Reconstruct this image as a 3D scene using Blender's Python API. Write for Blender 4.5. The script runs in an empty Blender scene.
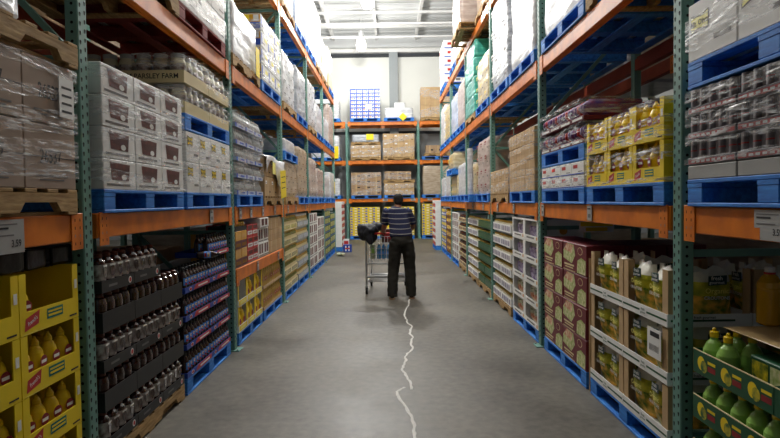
import bpy, bmesh, math, random
from mathutils import Vector, Matrix, noise
random.seed(7)
PI = math.pi
S = bpy.context.scene
C = S.collection
ORD = 'zeroth first second third fourth fifth sixth seventh eighth ninth tenth eleventh twelfth thirteenth fourteenth fifteenth sixteenth'.split()

# ------------------------------------------------------------------ camera
F, PIT, ROL, YAW, CYP, H = 574.26, .0318, .0133, .0014, 218.51, 1.6
def cam_dir(U, W):
    c, s = math.cos(ROL), math.sin(ROL)
    u, w = (c*U - s*W), (s*U + c*W)
    return u, -w
def basis(u, up, f):
    cp, sp = math.cos(PIT), math.sin(PIT)
    y, z = cp*f + sp*up, -sp*f + cp*up
    cy, sy = math.cos(YAW), math.sin(YAW)
    return Vector((cy*u + sy*y, -sy*u + cy*y, z))
r_ = basis(*cam_dir(1, 0), 0); u_ = basis(*cam_dir(0, -1), 0); f_ = basis(0, 0, 1)
cam = bpy.data.cameras.new('camera'); cam.sensor_width = 36; cam.lens = F/780*36
cam.shift_y = -(219 - CYP)/780; cam.clip_end = 200; cam.clip_start = .05
co = bpy.data.objects.new('camera', cam); C.objects.link(co)
co.matrix_world = Matrix(((r_.x, u_.x, -f_.x, 0), (r_.y, u_.y, -f_.y, 0), (r_.z, u_.z, -f_.z, H), (0, 0, 0, 1)))
S.camera = co

# ------------------------------------------------------------------ materials
def lin(c):
    return tuple(((v/255)/12.92 if v/255 <= .04045 else ((v/255 + .055)/1.055)**2.4) for v in c)
MATS = {}
def mat(name, rgb, rough=.6, var=.12, scale=6, metal=0, bump=0, rgb2=None, stretch=(1, 1, 1), emit=0, coat=0, trans=0, spec=.4):
    if name in MATS: return MATS[name]
    m = bpy.data.materials.new(name); m.use_nodes = True
    nt = m.node_tree; b = nt.nodes['Principled BSDF']
    col = lin(rgb); col2 = lin(rgb2) if rgb2 else tuple(v*(1 - var) for v in col)
    if var or rgb2:
        tc = nt.nodes.new('ShaderNodeTexCoord'); mp = nt.nodes.new('ShaderNodeMapping')
        mp.inputs['Scale'].default_value = stretch
        n = nt.nodes.new('ShaderNodeTexNoise'); n.inputs['Scale'].default_value = scale; n.inputs['Detail'].default_value = 4
        cr = nt.nodes.new('ShaderNodeValToRGB')
        cr.color_ramp.elements[0].position = .35; cr.color_ramp.elements[1].position = .65
        cr.color_ramp.elements[0].color = (*col2, 1); cr.color_ramp.elements[1].color = (*col, 1)
        L = nt.links.new
        L(tc.outputs['Object'], mp.inputs[0]); L(mp.outputs[0], n.inputs[0]); L(n.outputs[0], cr.inputs[0]); L(cr.outputs[0], b.inputs['Base Color'])
        if bump:
            bp = nt.nodes.new('ShaderNodeBump'); bp.inputs['Strength'].default_value = bump; bp.inputs['Distance'].default_value = .02
            L(n.outputs[0], bp.inputs['Height']); L(bp.outputs[0], b.inputs['Normal'])
    else:
        b.inputs['Base Color'].default_value = (*col, 1)
    b.inputs['Roughness'].default_value = rough; b.inputs['Metallic'].default_value = metal
    b.inputs['Specular IOR Level'].default_value = spec
    if coat: b.inputs['Coat Weight'].default_value = coat
    if trans: b.inputs['Transmission Weight'].default_value = trans
    if emit:
        b.inputs['Emission Color'].default_value = (*col, 1); b.inputs['Emission Strength'].default_value = emit
    MATS[name] = m
    return m
def film_mat(name, rgb, lo, hi, scale, stretch):
    m = bpy.data.materials.new(name); m.use_nodes = True; nt = m.node_tree; L = nt.links.new
    b = nt.nodes['Principled BSDF']; out = nt.nodes['Material Output']
    b.inputs['Base Color'].default_value = (*lin(rgb), 1); b.inputs['Roughness'].default_value = .18
    tr = nt.nodes.new('ShaderNodeBsdfTransparent'); mx = nt.nodes.new('ShaderNodeMixShader')
    tc = nt.nodes.new('ShaderNodeTexCoord'); mp = nt.nodes.new('ShaderNodeMapping'); mp.inputs['Scale'].default_value = stretch
    mp.inputs['Rotation'].default_value = (.0, .25, 0)
    n = nt.nodes.new('ShaderNodeTexNoise'); n.inputs['Scale'].default_value = scale; n.inputs['Detail'].default_value = 6
    cr = nt.nodes.new('ShaderNodeMapRange'); cr.inputs[1].default_value = .46; cr.inputs[2].default_value = .74
    cr.inputs[3].default_value = lo; cr.inputs[4].default_value = hi
    bp = nt.nodes.new('ShaderNodeBump'); bp.inputs['Strength'].default_value = .6; bp.inputs['Distance'].default_value = .02
    L(tc.outputs['Object'], mp.inputs[0]); L(mp.outputs[0], n.inputs[0]); L(n.outputs[0], cr.inputs[0])
    L(n.outputs[0], bp.inputs['Height']); L(bp.outputs[0], b.inputs['Normal'])
    L(cr.outputs[0], mx.inputs[0]); L(tr.outputs[0], mx.inputs[1]); L(b.outputs[0], mx.inputs[2]); L(mx.outputs[0], out.inputs[0])
    MATS[name] = m
    return m
film_mat('film', (240, 242, 244), .07, .72, 4, (2, 2, 13))
def wrap_mat(name, rgb, rgb2, bump=.5):
    return mat(name, rgb, .28, .1, 4, rgb2=rgb2, stretch=(1, 1, 4), bump=bump, spec=.5)
wrap_mat('wrap_white', (226, 228, 230), (188, 190, 194)); wrap_mat('wrap_silver', (196, 200, 206), (150, 156, 166), .9)
wrap_mat('wrap_tan', (196, 180, 158), (166, 146, 122)); wrap_mat('wrap_pink', (206, 192, 184), (176, 156, 146))
wrap_mat('wrap_teal', (84, 190, 172), (48, 150, 134), .9); wrap_mat('wrap_cream', (222, 208, 170), (190, 170, 126))
wrap_mat('wrap_blue', (206, 216, 232), (168, 184, 212))
mat('green_steel', (108, 152, 140), .5, .12, 8); mat('hole', (9, 12, 12), .9, 0)
mat('orange_steel', (230, 126, 22), .42, .18, 5, rgb2=(196, 98, 18)); mat('red_steel', (150, 62, 36), .55, .2, 5)
mat('galv', (150, 154, 156), .45, .2, 9, metal=.3)
mat('blue_wood', (58, 142, 228), .6, .2, 7, rgb2=(40, 108, 196), stretch=(1, 6, 6))
mat('tan_wood', (186, 154, 104), .8, .2, 7, rgb2=(146, 114, 72), stretch=(1, 7, 7), bump=.2)
mat('red_wood', (140, 52, 50), .75, .2, 7, stretch=(1, 6, 6))
mat('kraft', (196, 164, 122), .85, .1, 5); mat('kraft2', (176, 146, 114), .85, .12, 5); mat('kraft_grey', (170, 150, 134), .8, .1, 5); mat('tape', (196, 168, 120), .35, 0)
mat('white_card', (238, 238, 235), .6, .05, 5); mat('grey_card', (170, 170, 168), .6, .08, 5)
mat('cream_card', (222, 206, 158), .6, .06, 5); mat('ink', (40, 38, 40), .7, 0); mat('grey_ink', (110, 108, 108), .7, 0)
mat('red_ink', (150, 36, 40), .6, .2, 18); mat('brown_pic', (118, 58, 52), .6, 0, 14, rgb2=(70, 34, 32))
mat('yellow_card', (244, 214, 30), .5, .05, 5); mat('yellow_sign', (250, 222, 20), .5, 0)
mat('pale_yellow', (246, 236, 130), .5, 0); mat('blue_ink', (40, 84, 190), .5, 0); mat('teal_ink', (20, 120, 110), .6, 0)
mat('maroon', (112, 26, 40), .5, .15, 7); mat('green_pic', (150, 170, 82), .55, 0, 26, rgb2=(226, 220, 176))
mat('cream_pic', (232, 214, 180), .55, 0, 22, rgb2=(190, 90, 60)); mat('dark_green', (22, 84, 50), .5, .1, 6)
mat('lime', (152, 200, 92), .35, .1, 9, coat=.3); mat('lime_label', (230, 206, 40), .4, 0, 20, rgb2=(30, 90, 40))
mat('yellow_plastic', (246, 208, 26), .3, .04, 5); mat('mustard', (240, 196, 24), .28, .06, 6, coat=.3)
mat('oil', (214, 162, 20), .12, .06, 6, coat=.5)
mat('syrup', (58, 26, 18), .15, .15, 6, coat=.6); mat('black_card', (30, 29, 30), .5, .15, 7); mat('black_plastic', (22, 22, 24), .4, 0)
mat('silver_label', (196, 192, 186), .3, 0, 24, rgb2=(96, 70, 62)); mat('brown_cap', (94, 44, 28), .4, 0)
mat('bbq_sauce', (48, 18, 14), .18, .1, 6, coat=.5); mat('blue_label', (70, 146, 236), .4, 0); mat('blue_card', (30, 66, 160), .5, .08, 6)
mat('red_card', (196, 46, 44), .5, .1, 8)
mat('white_plastic', (232, 232, 228), .35, 0)
mat('olive_bag', (210, 200, 50), .3, 0, 12, rgb2=(130, 146, 34), bump=.3); mat('crouton', (244, 186, 70), .45, 0, 18, rgb2=(64, 116, 26))
mat('bag_top', (226, 224, 208), .25, .12, 8, bump=.4); mat('bag_black', (24, 30, 30), .4, 0); mat('bag_teal', (16, 60, 62), .4, 0)
mat('purple_bag', (92, 50, 140), .3, 0, 22, rgb2=(210, 200, 220), bump=.3); mat('green_bag', (96, 120, 70), .3, 0, 22, rgb2=(214, 216, 190), bump=.3)
mat('gold_ink', (222, 156, 50), .5, 0); mat('jar_glass', (214, 206, 176), .12, .1, 10, coat=.5); mat('gold_lid', (206, 172, 76), .3, 0, metal=.6)
mat('pickle', (150, 152, 70), .2, .2, 14, coat=.4); mat('white_can', (222, 224, 226), .35, 0, 22, rgb2=(150, 170, 200))
mat('green_can', (60, 104, 66), .35, 0, 20, rgb2=(30, 70, 40)); mat('tin', (176, 178, 180), .3, .1, 8, metal=.7)
mat('gold_jar', (212, 176, 92), .25, .15, 12, coat=.4); mat('amber', (216, 160, 40), .25, .12, 12, coat=.3)
mat('red_label', (170, 40, 36), .4, 0); mat('clear_bottle', (204, 208, 206), .15, .12, 12, coat=.4)
mat('snack', (150, 60, 84), .4, 0, 12, rgb2=(90, 60, 130)); mat('can_grey', (110, 106, 110), .35, 0, 18, rgb2=(70, 66, 70))
mat('milk_card', (140, 134, 158), .5, .08, 6); mat('milk_ink', (60, 44, 120), .5, 0)
mat('black_film', (14, 14, 16), .3, .2, 6, bump=.6)
mat('rubber', (28, 28, 28), .8, 0); mat('chrome', (196, 198, 200), .35, 0, metal=.25)
mat('skin', (150, 104, 78), .5, .05, 10); mat('hair', (22, 19, 18), .7, .2, 40, bump=.4)
mat('trouser', (40, 38, 32), .8, .15, 12, bump=.2); mat('shoe', (44, 38, 32), .5, .1, 10); mat('jacket', (26, 30, 40), .6, .2, 12, bump=.3)
mat('sole', (150, 120, 90), .8, 0); mat('water', (70, 150, 210), .1, .2, 10, coat=.6); mat('dark_box', (84, 40, 34), .6, .15, 8)
mat('lamp_glow', (255, 252, 240), .4, 0, emit=5); mat('lamp_body', (214, 216, 216), .4, 0)
mat('crack_seal', (212, 210, 204), .6, .1, 30); mat('off_white', (226, 227, 221), .8, .03, 1.2); mat('wall_grey', (142, 144, 144), .8, .06, 1.5)
mat('deck', (206, 208, 208), .7, .05, 1); mat('joist', (222, 222, 220), .6, 0); mat('col_grey', (148, 154, 156), .6, .05, 3)
mat('dark_strip', (58, 62, 66), .7, .1, 3)  # dark grey of the wall girt and of the strip below the top beam

def floor_mat():
    m = bpy.data.materials.new('concrete'); m.use_nodes = True; nt = m.node_tree; L = nt.links.new; N = nt.nodes.new
    b = nt.nodes['Principled BSDF']; tc = N('ShaderNodeTexCoord')
    n1 = N('ShaderNodeTexNoise'); n1.inputs['Scale'].default_value = .7; n1.inputs['Detail'].default_value = 8; n1.inputs['Roughness'].default_value = .6
    n2 = N('ShaderNodeTexNoise'); n2.inputs['Scale'].default_value = 14; n2.inputs['Detail'].default_value = 6
    n3 = N('ShaderNodeTexNoise'); n3.inputs['Scale'].default_value = 120; n3.inputs['Detail'].default_value = 2
    for n in (n1, n2, n3): L(tc.outputs['Object'], n.inputs[0])
    a = N('ShaderNodeMath'); a.operation = 'MULTIPLY_ADD'; a.inputs[1].default_value = .5
    L(n2.outputs[0], a.inputs[0]); L(n1.outputs[0], a.inputs[2])
    a2 = N('ShaderNodeMath'); a2.operation = 'MULTIPLY_ADD'; a2.inputs[1].default_value = .18
    L(n3.outputs[0], a2.inputs[0]); L(a.outputs[0], a2.inputs[2])
    cr = N('ShaderNodeValToRGB'); e = cr.color_ramp.elements
    e[0].position = .55; e[0].color = (*lin((40, 38, 34)), 1); e[1].position = 1.1; e[1].color = (*lin((106, 102, 92)), 1)
    L(a2.outputs[0], cr.inputs[0]); L(cr.outputs[0], b.inputs['Base Color'])
    rr = N('ShaderNodeMapRange'); rr.inputs[1].default_value = .3; rr.inputs[2].default_value = .7; rr.inputs[3].default_value = .38; rr.inputs[4].default_value = .6
    L(n1.outputs[0], rr.inputs[0]); L(rr.outputs[0], b.inputs['Roughness'])
    bp = N('ShaderNodeBump'); bp.inputs['Strength'].default_value = .08; L(n2.outputs[0], bp.inputs['Height']); L(bp.outputs[0], b.inputs['Normal'])
    MATS['concrete'] = m
floor_mat()
def shirt_mat():
    m = bpy.data.materials.new('shirt'); m.use_nodes = True; nt = m.node_tree; L = nt.links.new; N = nt.nodes.new
    b = nt.nodes['Principled BSDF']; tc = N('ShaderNodeTexCoord'); sx = N('ShaderNodeSeparateXYZ'); L(tc.outputs['Object'], sx.inputs[0])
    y = N('ShaderNodeMath'); y.operation = 'MULTIPLY_ADD'; y.inputs[1].default_value = -.15; L(sx.outputs[1], y.inputs[0]); L(sx.outputs[2], y.inputs[2])
    a = N('ShaderNodeMath'); a.operation = 'DIVIDE'; a.inputs[1].default_value = .078; L(y.outputs[0], a.inputs[0])
    f = N('ShaderNodeMath'); f.operation = 'FRACT'; L(a.outputs[0], f.inputs[0])
    cr = N('ShaderNodeValToRGB'); cr.color_ramp.interpolation = 'CONSTANT'; e = cr.color_ramp.elements
    e[0].color = (*lin((30, 36, 72)), 1); e[1].position = .66; e[1].color = (*lin((166, 165, 158)), 1)
    x = e.new(.79); x.color = (*lin((30, 36, 72)), 1); x = e.new(.84); x.color = (*lin((44, 50, 84)), 1); x = e.new(.92); x.color = (*lin((30, 36, 72)), 1)
    L(f.outputs[0], cr.inputs[0]); L(cr.outputs[0], b.inputs['Base Color']); b.inputs['Roughness'].default_value = .85
    MATS['shirt'] = m
shirt_mat()

# ------------------------------------------------------------------ mesh builder
TEXT = {}
def text_geo(s):
    if s in TEXT: return TEXT[s]
    cu = bpy.data.curves.new('t', 'FONT'); cu.body = s; cu.size = 1; cu.align_x = 'CENTER'; cu.align_y = 'CENTER'; cu.resolution_u = 2; cu.offset = .014
    o = bpy.data.objects.new('t', cu); C.objects.link(o)
    dg = bpy.context.evaluated_depsgraph_get(); me = bpy.data.meshes.new_from_object(o.evaluated_get(dg))
    v = [tuple(x.co)[:2] for x in me.vertices]; f = [tuple(p.vertices) for p in me.polygons]
    bpy.data.objects.remove(o); bpy.data.curves.remove(cu); bpy.data.meshes.remove(me)
    TEXT[s] = (v, f); return TEXT[s]
class MB:
    def __init__(s): s.v = []; s.f = []; s.m = []; s.sm = []; s.mats = []
    def mi(s, n):
        if n not in s.mats: s.mats.append(n)
        return s.mats.index(n)
    def add(s, vs, fs, m, smooth=False):
        o = len(s.v); s.v += [tuple(v) for v in vs]; i = s.mi(m)
        for f in fs: s.f.append(tuple(o + k for k in f)); s.m.append(i); s.sm.append(smooth)
        return s
    def box(s, x0, x1, y0, y1, z0, z1, m):
        return s.add([(x0, y0, z0), (x1, y0, z0), (x1, y1, z0), (x0, y1, z0), (x0, y0, z1), (x1, y0, z1), (x1, y1, z1), (x0, y1, z1)],
                     [(0, 3, 2, 1), (4, 5, 6, 7), (0, 1, 5, 4), (1, 2, 6, 5), (2, 3, 7, 6), (3, 0, 4, 7)], m)
    def rbox(s, x0, x1, y0, y1, z0, z1, m, b=.006):
        bm = bmesh.new(); q = MB().box(x0, x1, y0, y1, z0, z1, m)
        vs = [bm.verts.new(v) for v in q.v]
        for f in q.f: bm.faces.new([vs[k] for k in f])
        bmesh.ops.bevel(bm, geom=list(bm.edges), offset=b, segments=1, affect='EDGES')
        bm.verts.index_update()
        s.add([v.co[:] for v in bm.verts], [[v.index for v in f.verts] for f in bm.faces], m); bm.free(); return s
    def quad_front(s, x0, x1, z0, z1, y, m, skew=0):          # a print on a face that looks to -Y
        return s.add([(x0, y, z0), (x1, y, z0), (x1 + skew, y, z1), (x0 + skew, y, z1)], [(0, 1, 2, 3)], m)
    def poly_front(s, pts, y, m): return s.add([(p[0], y, p[1]) for p in pts], [tuple(range(len(pts)))], m)
    def quad_side(s, y0, y1, z0, z1, x, m):
        return s.add([(x, y0, z0), (x, y1, z0), (x, y1, z1), (x, y0, z1)], [(0, 1, 2, 3)], m)
    def disc_front(s, cx, cz, rx, rz, y, m, n=14):
        return s.poly_front([(cx + rx*math.cos(2*PI*k/n), cz + rz*math.sin(2*PI*k/n)) for k in range(n)], y, m)
    def text_front(s, t, cx, cz, size, y, m, sq=1, rot=0):
        v, f = text_geo(t); c, n = math.cos(rot), math.sin(rot)
        return s.add([(cx + (a*sq*c - b*n)*size, y, cz + (a*sq*n + b*c)*size) for a, b in v], f, m)
    def text_side(s, t, cy, cz, size, x, m, sign=1, sq=1):    # on the face at x; sign +1 looks to +X, -1 looks to -X
        v, f = text_geo(t)
        return s.add([(x, cy + sign*a*sq*size, cz + b*size) for a, b in v], f, m)
    def lathe(s, prof, m, n=12, cx=0, cy=0, sq=1, cap=True):   # prof: (r, z, material or None)
        mats = [p[2] if len(p) > 2 and p[2] else m for p in prof]
        rings = [[(cx + r*math.cos(2*PI*k/n), cy + r*sq*math.sin(2*PI*k/n), z) for k in range(n)] for r, z in ((p[0], p[1]) for p in prof)]
        for i in range(len(rings) - 1):
            s.add(rings[i] + rings[i+1], [(k, (k+1) % n, n + (k+1) % n, n + k) for k in range(n)], mats[i+1], True)
        if cap:
            s.add(rings[0], [tuple(reversed(range(n)))], mats[0]); s.add(rings[-1], [tuple(range(n))], mats[-1])
        return s
    def tube(s, pts, r, m, n=8, ell=1, cap=True, ref=(1, 0, 0)):  # r: number or list; ell: depth / width
        pts = [Vector(p) for p in pts]; k = len(pts); rs = r if isinstance(r, (list, tuple)) else [r]*k
        el = ell if isinstance(ell, (list, tuple)) else [ell]*k
        vs = []
        for i, p in enumerate(pts):
            t = (pts[min(i+1, k-1)] - pts[max(i-1, 0)]).normalized()
            a = Vector(ref); a = (a - t*a.dot(t))
            if a.length < .2: a = Vector((0, 1, 0)) - t*t.y
            if a.length < .2: a = Vector((0, 0, 1)) - t*t.z
            a.normalize(); b = t.cross(a)
            vs += [p + a*(rs[i]*math.cos(2*PI*j/n)) + b*(rs[i]*el[i]*math.sin(2*PI*j/n)) for j in range(n)]
        fs = [(i*n + j, i*n + (j+1) % n, (i+1)*n + (j+1) % n, (i+1)*n + j) for i in range(k-1) for j in range(n)]
        if cap: fs += [tuple(reversed(range(n))), tuple((k-1)*n + j for j in range(n))]
        return s.add(vs, fs, m, True)
    def arc(s, r, z0, z1, half, m, sq=1, n=6):              # a label wrapped round the front of a bottle
        vs = [(r*math.sin(a), -r*sq*math.cos(a), z) for z in (z0, z1) for a in (half*(2*k/n - 1) for k in range(n + 1))]
        return s.add(vs, [(k, k + 1, n + 2 + k, n + 1 + k) for k in range(n)], m, True)
    def ball(s, c, r, m, n=12):
        r = r if isinstance(r, (list, tuple)) else (r, r, r); vs = []; q = n//2
        for i in range(1, q):
            for j in range(n):
                a, b = PI*i/q, 2*PI*j/n
                vs.append((c[0] + r[0]*math.sin(a)*math.cos(b), c[1] + r[1]*math.sin(a)*math.sin(b), c[2] - r[2]*math.cos(a)))
        fs = [(i*n + j, i*n + (j+1) % n, (i+1)*n + (j+1) % n, (i+1)*n + j) for i in range(q-2) for j in range(n)]
        fs += [tuple(reversed(range(n))), tuple((q-2)*n + j for j in range(n))]
        return s.add(vs, fs, m, True)
    def beam(s, a, b, w, h, m):                                # rectangular bar between two points
        a, b = Vector(a), Vector(b); t = (b - a).normalized()
        u = t.cross(Vector((0, 0, 1)));  u = u.normalized() if u.length > .05 else Vector((1, 0, 0)); n = u.cross(t)
        vs = [p + u*(i*w/2) + n*(j*h/2) for p in (a, b) for i, j in ((-1, -1), (1, -1), (1, 1), (-1, 1))]
        return s.add(vs, [(0, 3, 2, 1), (4, 5, 6, 7), (0, 1, 5, 4), (1, 2, 6, 5), (2, 3, 7, 6), (3, 0, 4, 7)], m)
    def mesh(s, name):
        me = bpy.data.meshes.new(name); me.from_pydata(s.v, [], s.f)
        for n in s.mats: me.materials.append(MATS[n])
        me.polygons.foreach_set('material_index', s.m); me.polygons.foreach_set('use_smooth', s.sm); me.update()
        return me
def remeshed(mb, name, material, voxel=.014, smooth=6):         # one continuous skin over overlapping pieces
    me = mb.mesh(name + '_raw'); o = bpy.data.objects.new('r', me); C.objects.link(o)
    a = o.modifiers.new('r', 'REMESH'); a.mode = 'VOXEL'; a.voxel_size = voxel; a.use_smooth_shade = True
    b = o.modifiers.new('s', 'SMOOTH'); b.iterations = smooth; b.factor = .5
    dg = bpy.context.evaluated_depsgraph_get(); out = bpy.data.meshes.new_from_object(o.evaluated_get(dg))
    bpy.data.objects.remove(o); bpy.data.meshes.remove(me)
    out.name = name; out.materials.clear(); out.materials.append(MATS[material])
    out.polygons.foreach_set('material_index', [0]*len(out.polygons)); out.polygons.foreach_set('use_smooth', [True]*len(out.polygons)); out.update()
    return out

# ------------------------------------------------------------------ objects
def thing(name, label, cat, data, loc=(0, 0, 0), rz=0, group=None, kind=None):
    o = bpy.data.objects.new(name, data); C.objects.link(o); o.location = loc; o.rotation_euler = (0, 0, rz)
    o['label'] = label; o['category'] = cat
    if group: o['group'] = group
    if kind: o['kind'] = kind
    return o
def part(name, data, parent, loc=(0, 0, 0), rz=0, label=None):
    o = bpy.data.objects.new(name, data); C.objects.link(o); o.parent = parent; o.location = loc; o.rotation_euler = (0, 0, rz)
    if label: o['label'] = label
    return o
def struct(name, mb, label=None):
    o = bpy.data.objects.new(name, mb.mesh(name)); C.objects.link(o); o['kind'] = 'structure'
    if label: o['label'] = label
    return o

# ================================================================== SETTING
XL, XR, DEP = 1.677, 1.615, 1.08
PITCH, Y1 = 2.93, 3.25
A, B_, C_ = 1.547, 3.084, 4.73
YF = 23.78; YW = 25.3
fl = MB(); fl.add([(-14, -4, 0), (14, -4, 0), (14, YW, 0), (-14, YW, 0)], [(0, 1, 2, 3)], 'concrete'); struct('floor', fl)
w = MB(); w.box(-14, 14, YW, YW + .2, 4.62, 8.25, 'off_white'); w.box(-14, 14, YW, YW + .2, 0, 4.5, 'wall_grey'); w.box(-14, 14, YW - .02, YW + .2, 4.5, 4.62, 'dark_strip')
for k in range(-7, 8): w.box(k*1.75 - .006, k*1.75 + .006, YW - .004, YW, 4.62, 8.0, 'off_white')
struct('wall_back', w)
w = MB(); w.box(-14, 14, YW - .28, YW - .02, 8.0, 8.14, 'joist'); struct('trim_1', w)
w = MB(); w.box(-14, 14, YW - .06, YW, 7.84, 7.99, 'dark_strip'); struct('trim_2', w)
w = MB(); w.box(.12, .42, YW - .3, YW - .03, 0, 7.99, 'col_grey'); w.box(.08, .46, YW - .31, YW - .29, 0, 7.99, 'col_grey'); struct('column', w)
ce = MB(); ce.box(-14, 14, -4, YW, 8.75, 8.85, 'deck')
for k in range(60): ce.box(-14, 14, -3.9 + k*.49, -3.7 + k*.49, 8.72, 8.75, 'deck')
struct('ceiling', ce)
w = MB(); w.box(-14, 14, YW - .1, YW + .1, 8.25, 8.75, 'deck'); struct('trim_3', w)
for i, y in enumerate((2, 7, 12, 15.5, 18.6, 21.2, 22.9)):
    w = MB(); w.box(-14, 14, y - .05, y + .05, 8.42, 8.5, 'joist'); w.box(-14, 14, y - .04, y + .04, 8.02, 8.08, 'joist')
    for k in range(0): w.beam((k*.8, y, 8.06), (k*.8 + .4, y, 8.44), .03, .03, 'joist'); w.beam((k*.8 + .4, y, 8.44), (k*.8 + .8, y, 8.06), .03, .03, 'joist')
    o = struct('ceiling_joist', w)
for x in (-6.2, -4.3, -2.3, -.45, 1.25, 3.1, 5):
    w = MB(); w.box(x - .05, x + .05, -4, YW - .3, 8.5, 8.72, 'joist'); struct('ceiling_purlin', w)

# high bay lamps along the aisle: housing, diffuser, stem
lh = MB().lathe([(.09, .34), (.11, .36), (.11, .56), (.06, .62)], 'lamp_body', 16).mesh('housing')
ld = MB().lathe([(.03, -.12), (.12, -.115), (.17, -.06), (.19, .06), (.17, .2), (.12, .33), (.1, .35)], 'lamp_glow', 20).mesh('diffuser')
LAMPS = [(-.5, 7.6), (-.55, 12.4), (-.56, 17.2), (-.98, 22.0)]
lw = ['high bay lamp hidden above the frame', 'high bay lamp over the middle of the aisle above frame', 'bright round high bay lamp at the top edge of the view',
      'bell shaped high bay lamp hanging before the back wall']
for i, (x, y) in enumerate(LAMPS):
    z = 7.42
    o = thing('ceiling_lamp', lw[i], 'lamp', None, (x, y, z), group='high bay lamps over the aisle')
    part('housing', lh, o); part('diffuser', ld, o)
    part('stem', MB().tube([(0, 0, .6), (0, 0, 8.5 - z)], .012, 'lamp_body').mesh('stem'), o)
def light(name, kind, loc, power, size, rot=(0, 0, 0), col=(1, .98, .94), sy=None):
    l = bpy.data.lights.new(name, kind); l.energy = power; l.color = col
    if kind == 'AREA':
        l.size = size
        if sy: l.shape = 'RECTANGLE'; l.size_y = sy
    else: l.shadow_soft_size = size
    o = bpy.data.objects.new(name, l); C.objects.link(o); o.location = loc; o.rotation_euler = rot; return o
LP = [430, 560, 560, 190]
for (x, y), p in zip(LAMPS, LP): light('lamp_light', 'POINT', (x, y, 7.02), p, .2)
# unseen lights without fixtures: cross aisle to either side, this aisle near the camera
for x, y, p in ((-6, 20.5, 190), (6, 20.5, 190), (-.4, 3.0, 75)): light('bay_light', 'POINT', (x, y, 7.6), p, .4)
W = bpy.data.worlds.new('world'); S.world = W; W.use_nodes = True
W.node_tree.nodes['Background'].inputs[0].default_value = (.92, .96, 1, 1); W.node_tree.nodes['Background'].inputs[1].default_value = .075

# ================================================================== RACKS
def post_mesh(h, w=.072, d=.095, detail=True):          # front face at y=0 looking to -Y (aisle), d along x, w along y
    m = MB(); m.rbox(-d/2, d/2, 0, w, .012, h, 'green_steel', .006)
    if detail:
        z = .1
        while z < h - .1:
            for x in (-.024, .024):
                zz = z + (.02 if x > 0 else 0)
                m.poly_front([(x - .004, zz - .012), (x + .004, zz - .012), (x + .009, zz + .006), (x + .005, zz + .012), (x - .005, zz + .012), (x - .009, zz + .006)], -.0008, 'hole')
            for sx in (-1, 1):
                pts = [(w*.45 + .009*math.cos(PI*k/3), z + .009*math.sin(PI*k/3)) for k in range(6)]
                m.add([(sx*(d/2 + .0008), a, b) for a, b in pts], [tuple(range(6))], 'hole')
            z += .0508
    return m.mesh('post')
plate = MB().rbox(-.08, .08, -.055, .1, 0, .011, 'green_steel', .003).rbox(-.065, -.045, -.04, -.02, .011, .022, 'galv', .003).mesh('base_plate')
posts = {True: post_mesh(4.76), False: post_mesh(4.76, detail=False)}
BZ = [.25, 1.28, 2.4, 3.5, 4.6]
hb = MB().box(-.02, .02, .075, DEP - .075, -.02, .02, 'green_steel').mesh('horizontal_brace')
dbr = {}
for i in range(4):
    for flip in (0, 1):
        a_, b_ = (.075, DEP - .075) if flip else (DEP - .075, .075)
        L_ = round(BZ[i+1] - BZ[i] - .08, 3); dbr[(i, flip)] = MB().beam((0, a_, .04), (0, b_, .04 + L_), .03, .035, 'green_steel').mesh('diagonal_brace')
def rot_at(side): return {'L': PI/2, 'R': -PI/2, 'F': 0}[side]
def W2(side, face, y0, x, y, z):                         # local (x along, y depth) -> world; y0: place along the run
    if side == 'L': return (-face - y, y0 + x, z)
    if side == 'R': return (face + y, y0 - x, z)
    return (y0 + x, face + y, z)
SIDE = {'L': 'left', 'R': 'right', 'F': 'back wall'}
def upright(side, face, y0, label, detail=True, group=None):
    o = thing('rack_upright', label, 'rack post', None, W2(side, face, y0, 0, 0, 0), rot_at(side), group)
    part('post', posts[detail], o); part('post', posts[False], o, (0, DEP, 0), PI)
    part('base_plate', plate, o); part('base_plate', plate, o, (0, DEP, 0), PI)
    for i, bz in enumerate(BZ):
        part('horizontal_brace', hb, o, (0, 0, bz))
        if i < 4 and not (side == 'R' and i == 0): part('diagonal_brace', dbr[(i, (i + 1) % 2)], o, (0, 0, bz))
    return o
def rail_mesh(L, color, h=.145):
    return MB().rbox(-L/2, L/2, 0, .05, -h, 0, color, .006).box(-L/2, L/2, .05, .07, -h, -.03, color).mesh('rail')
con = MB().rbox(-.055, .055, -.006, -.0005, -.19, .005, 'orange_steel', .002)
for i in range(4):
    for x in (-.028, .02): con.quad_front(x, x + .007, -.165 + i*.042, -.15 + i*.042, -.0072, 'hole' if i != 1 else 'galv')
con = con.mesh('connector')
rails = {}
def shelf_rail(side, face, y0, L, z, label, color='orange_steel', h=.145, back=False, conn=True, group=None):
    k = (round(L, 3), color, h)
    if k not in rails: rails[k] = rail_mesh(L, color, h)
    o = thing('shelf_rail', label, 'shelf beam', rails[k], W2(side, face, y0, 0, DEP if back else 0, z), rot_at(side) + (PI if back else 0), group)
    if conn:
        part('connector', con, o, (-L/2 + .07, 0, 0)); part('connector', con, o, (L/2 - .07, 0, 0))
    return o
PO = [Y1 + PITCH*k for k in range(-1, 6)]                 # -1 is beside the camera
LV = [('middle', A), ('upper', B_), ('top', C_)]
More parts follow.
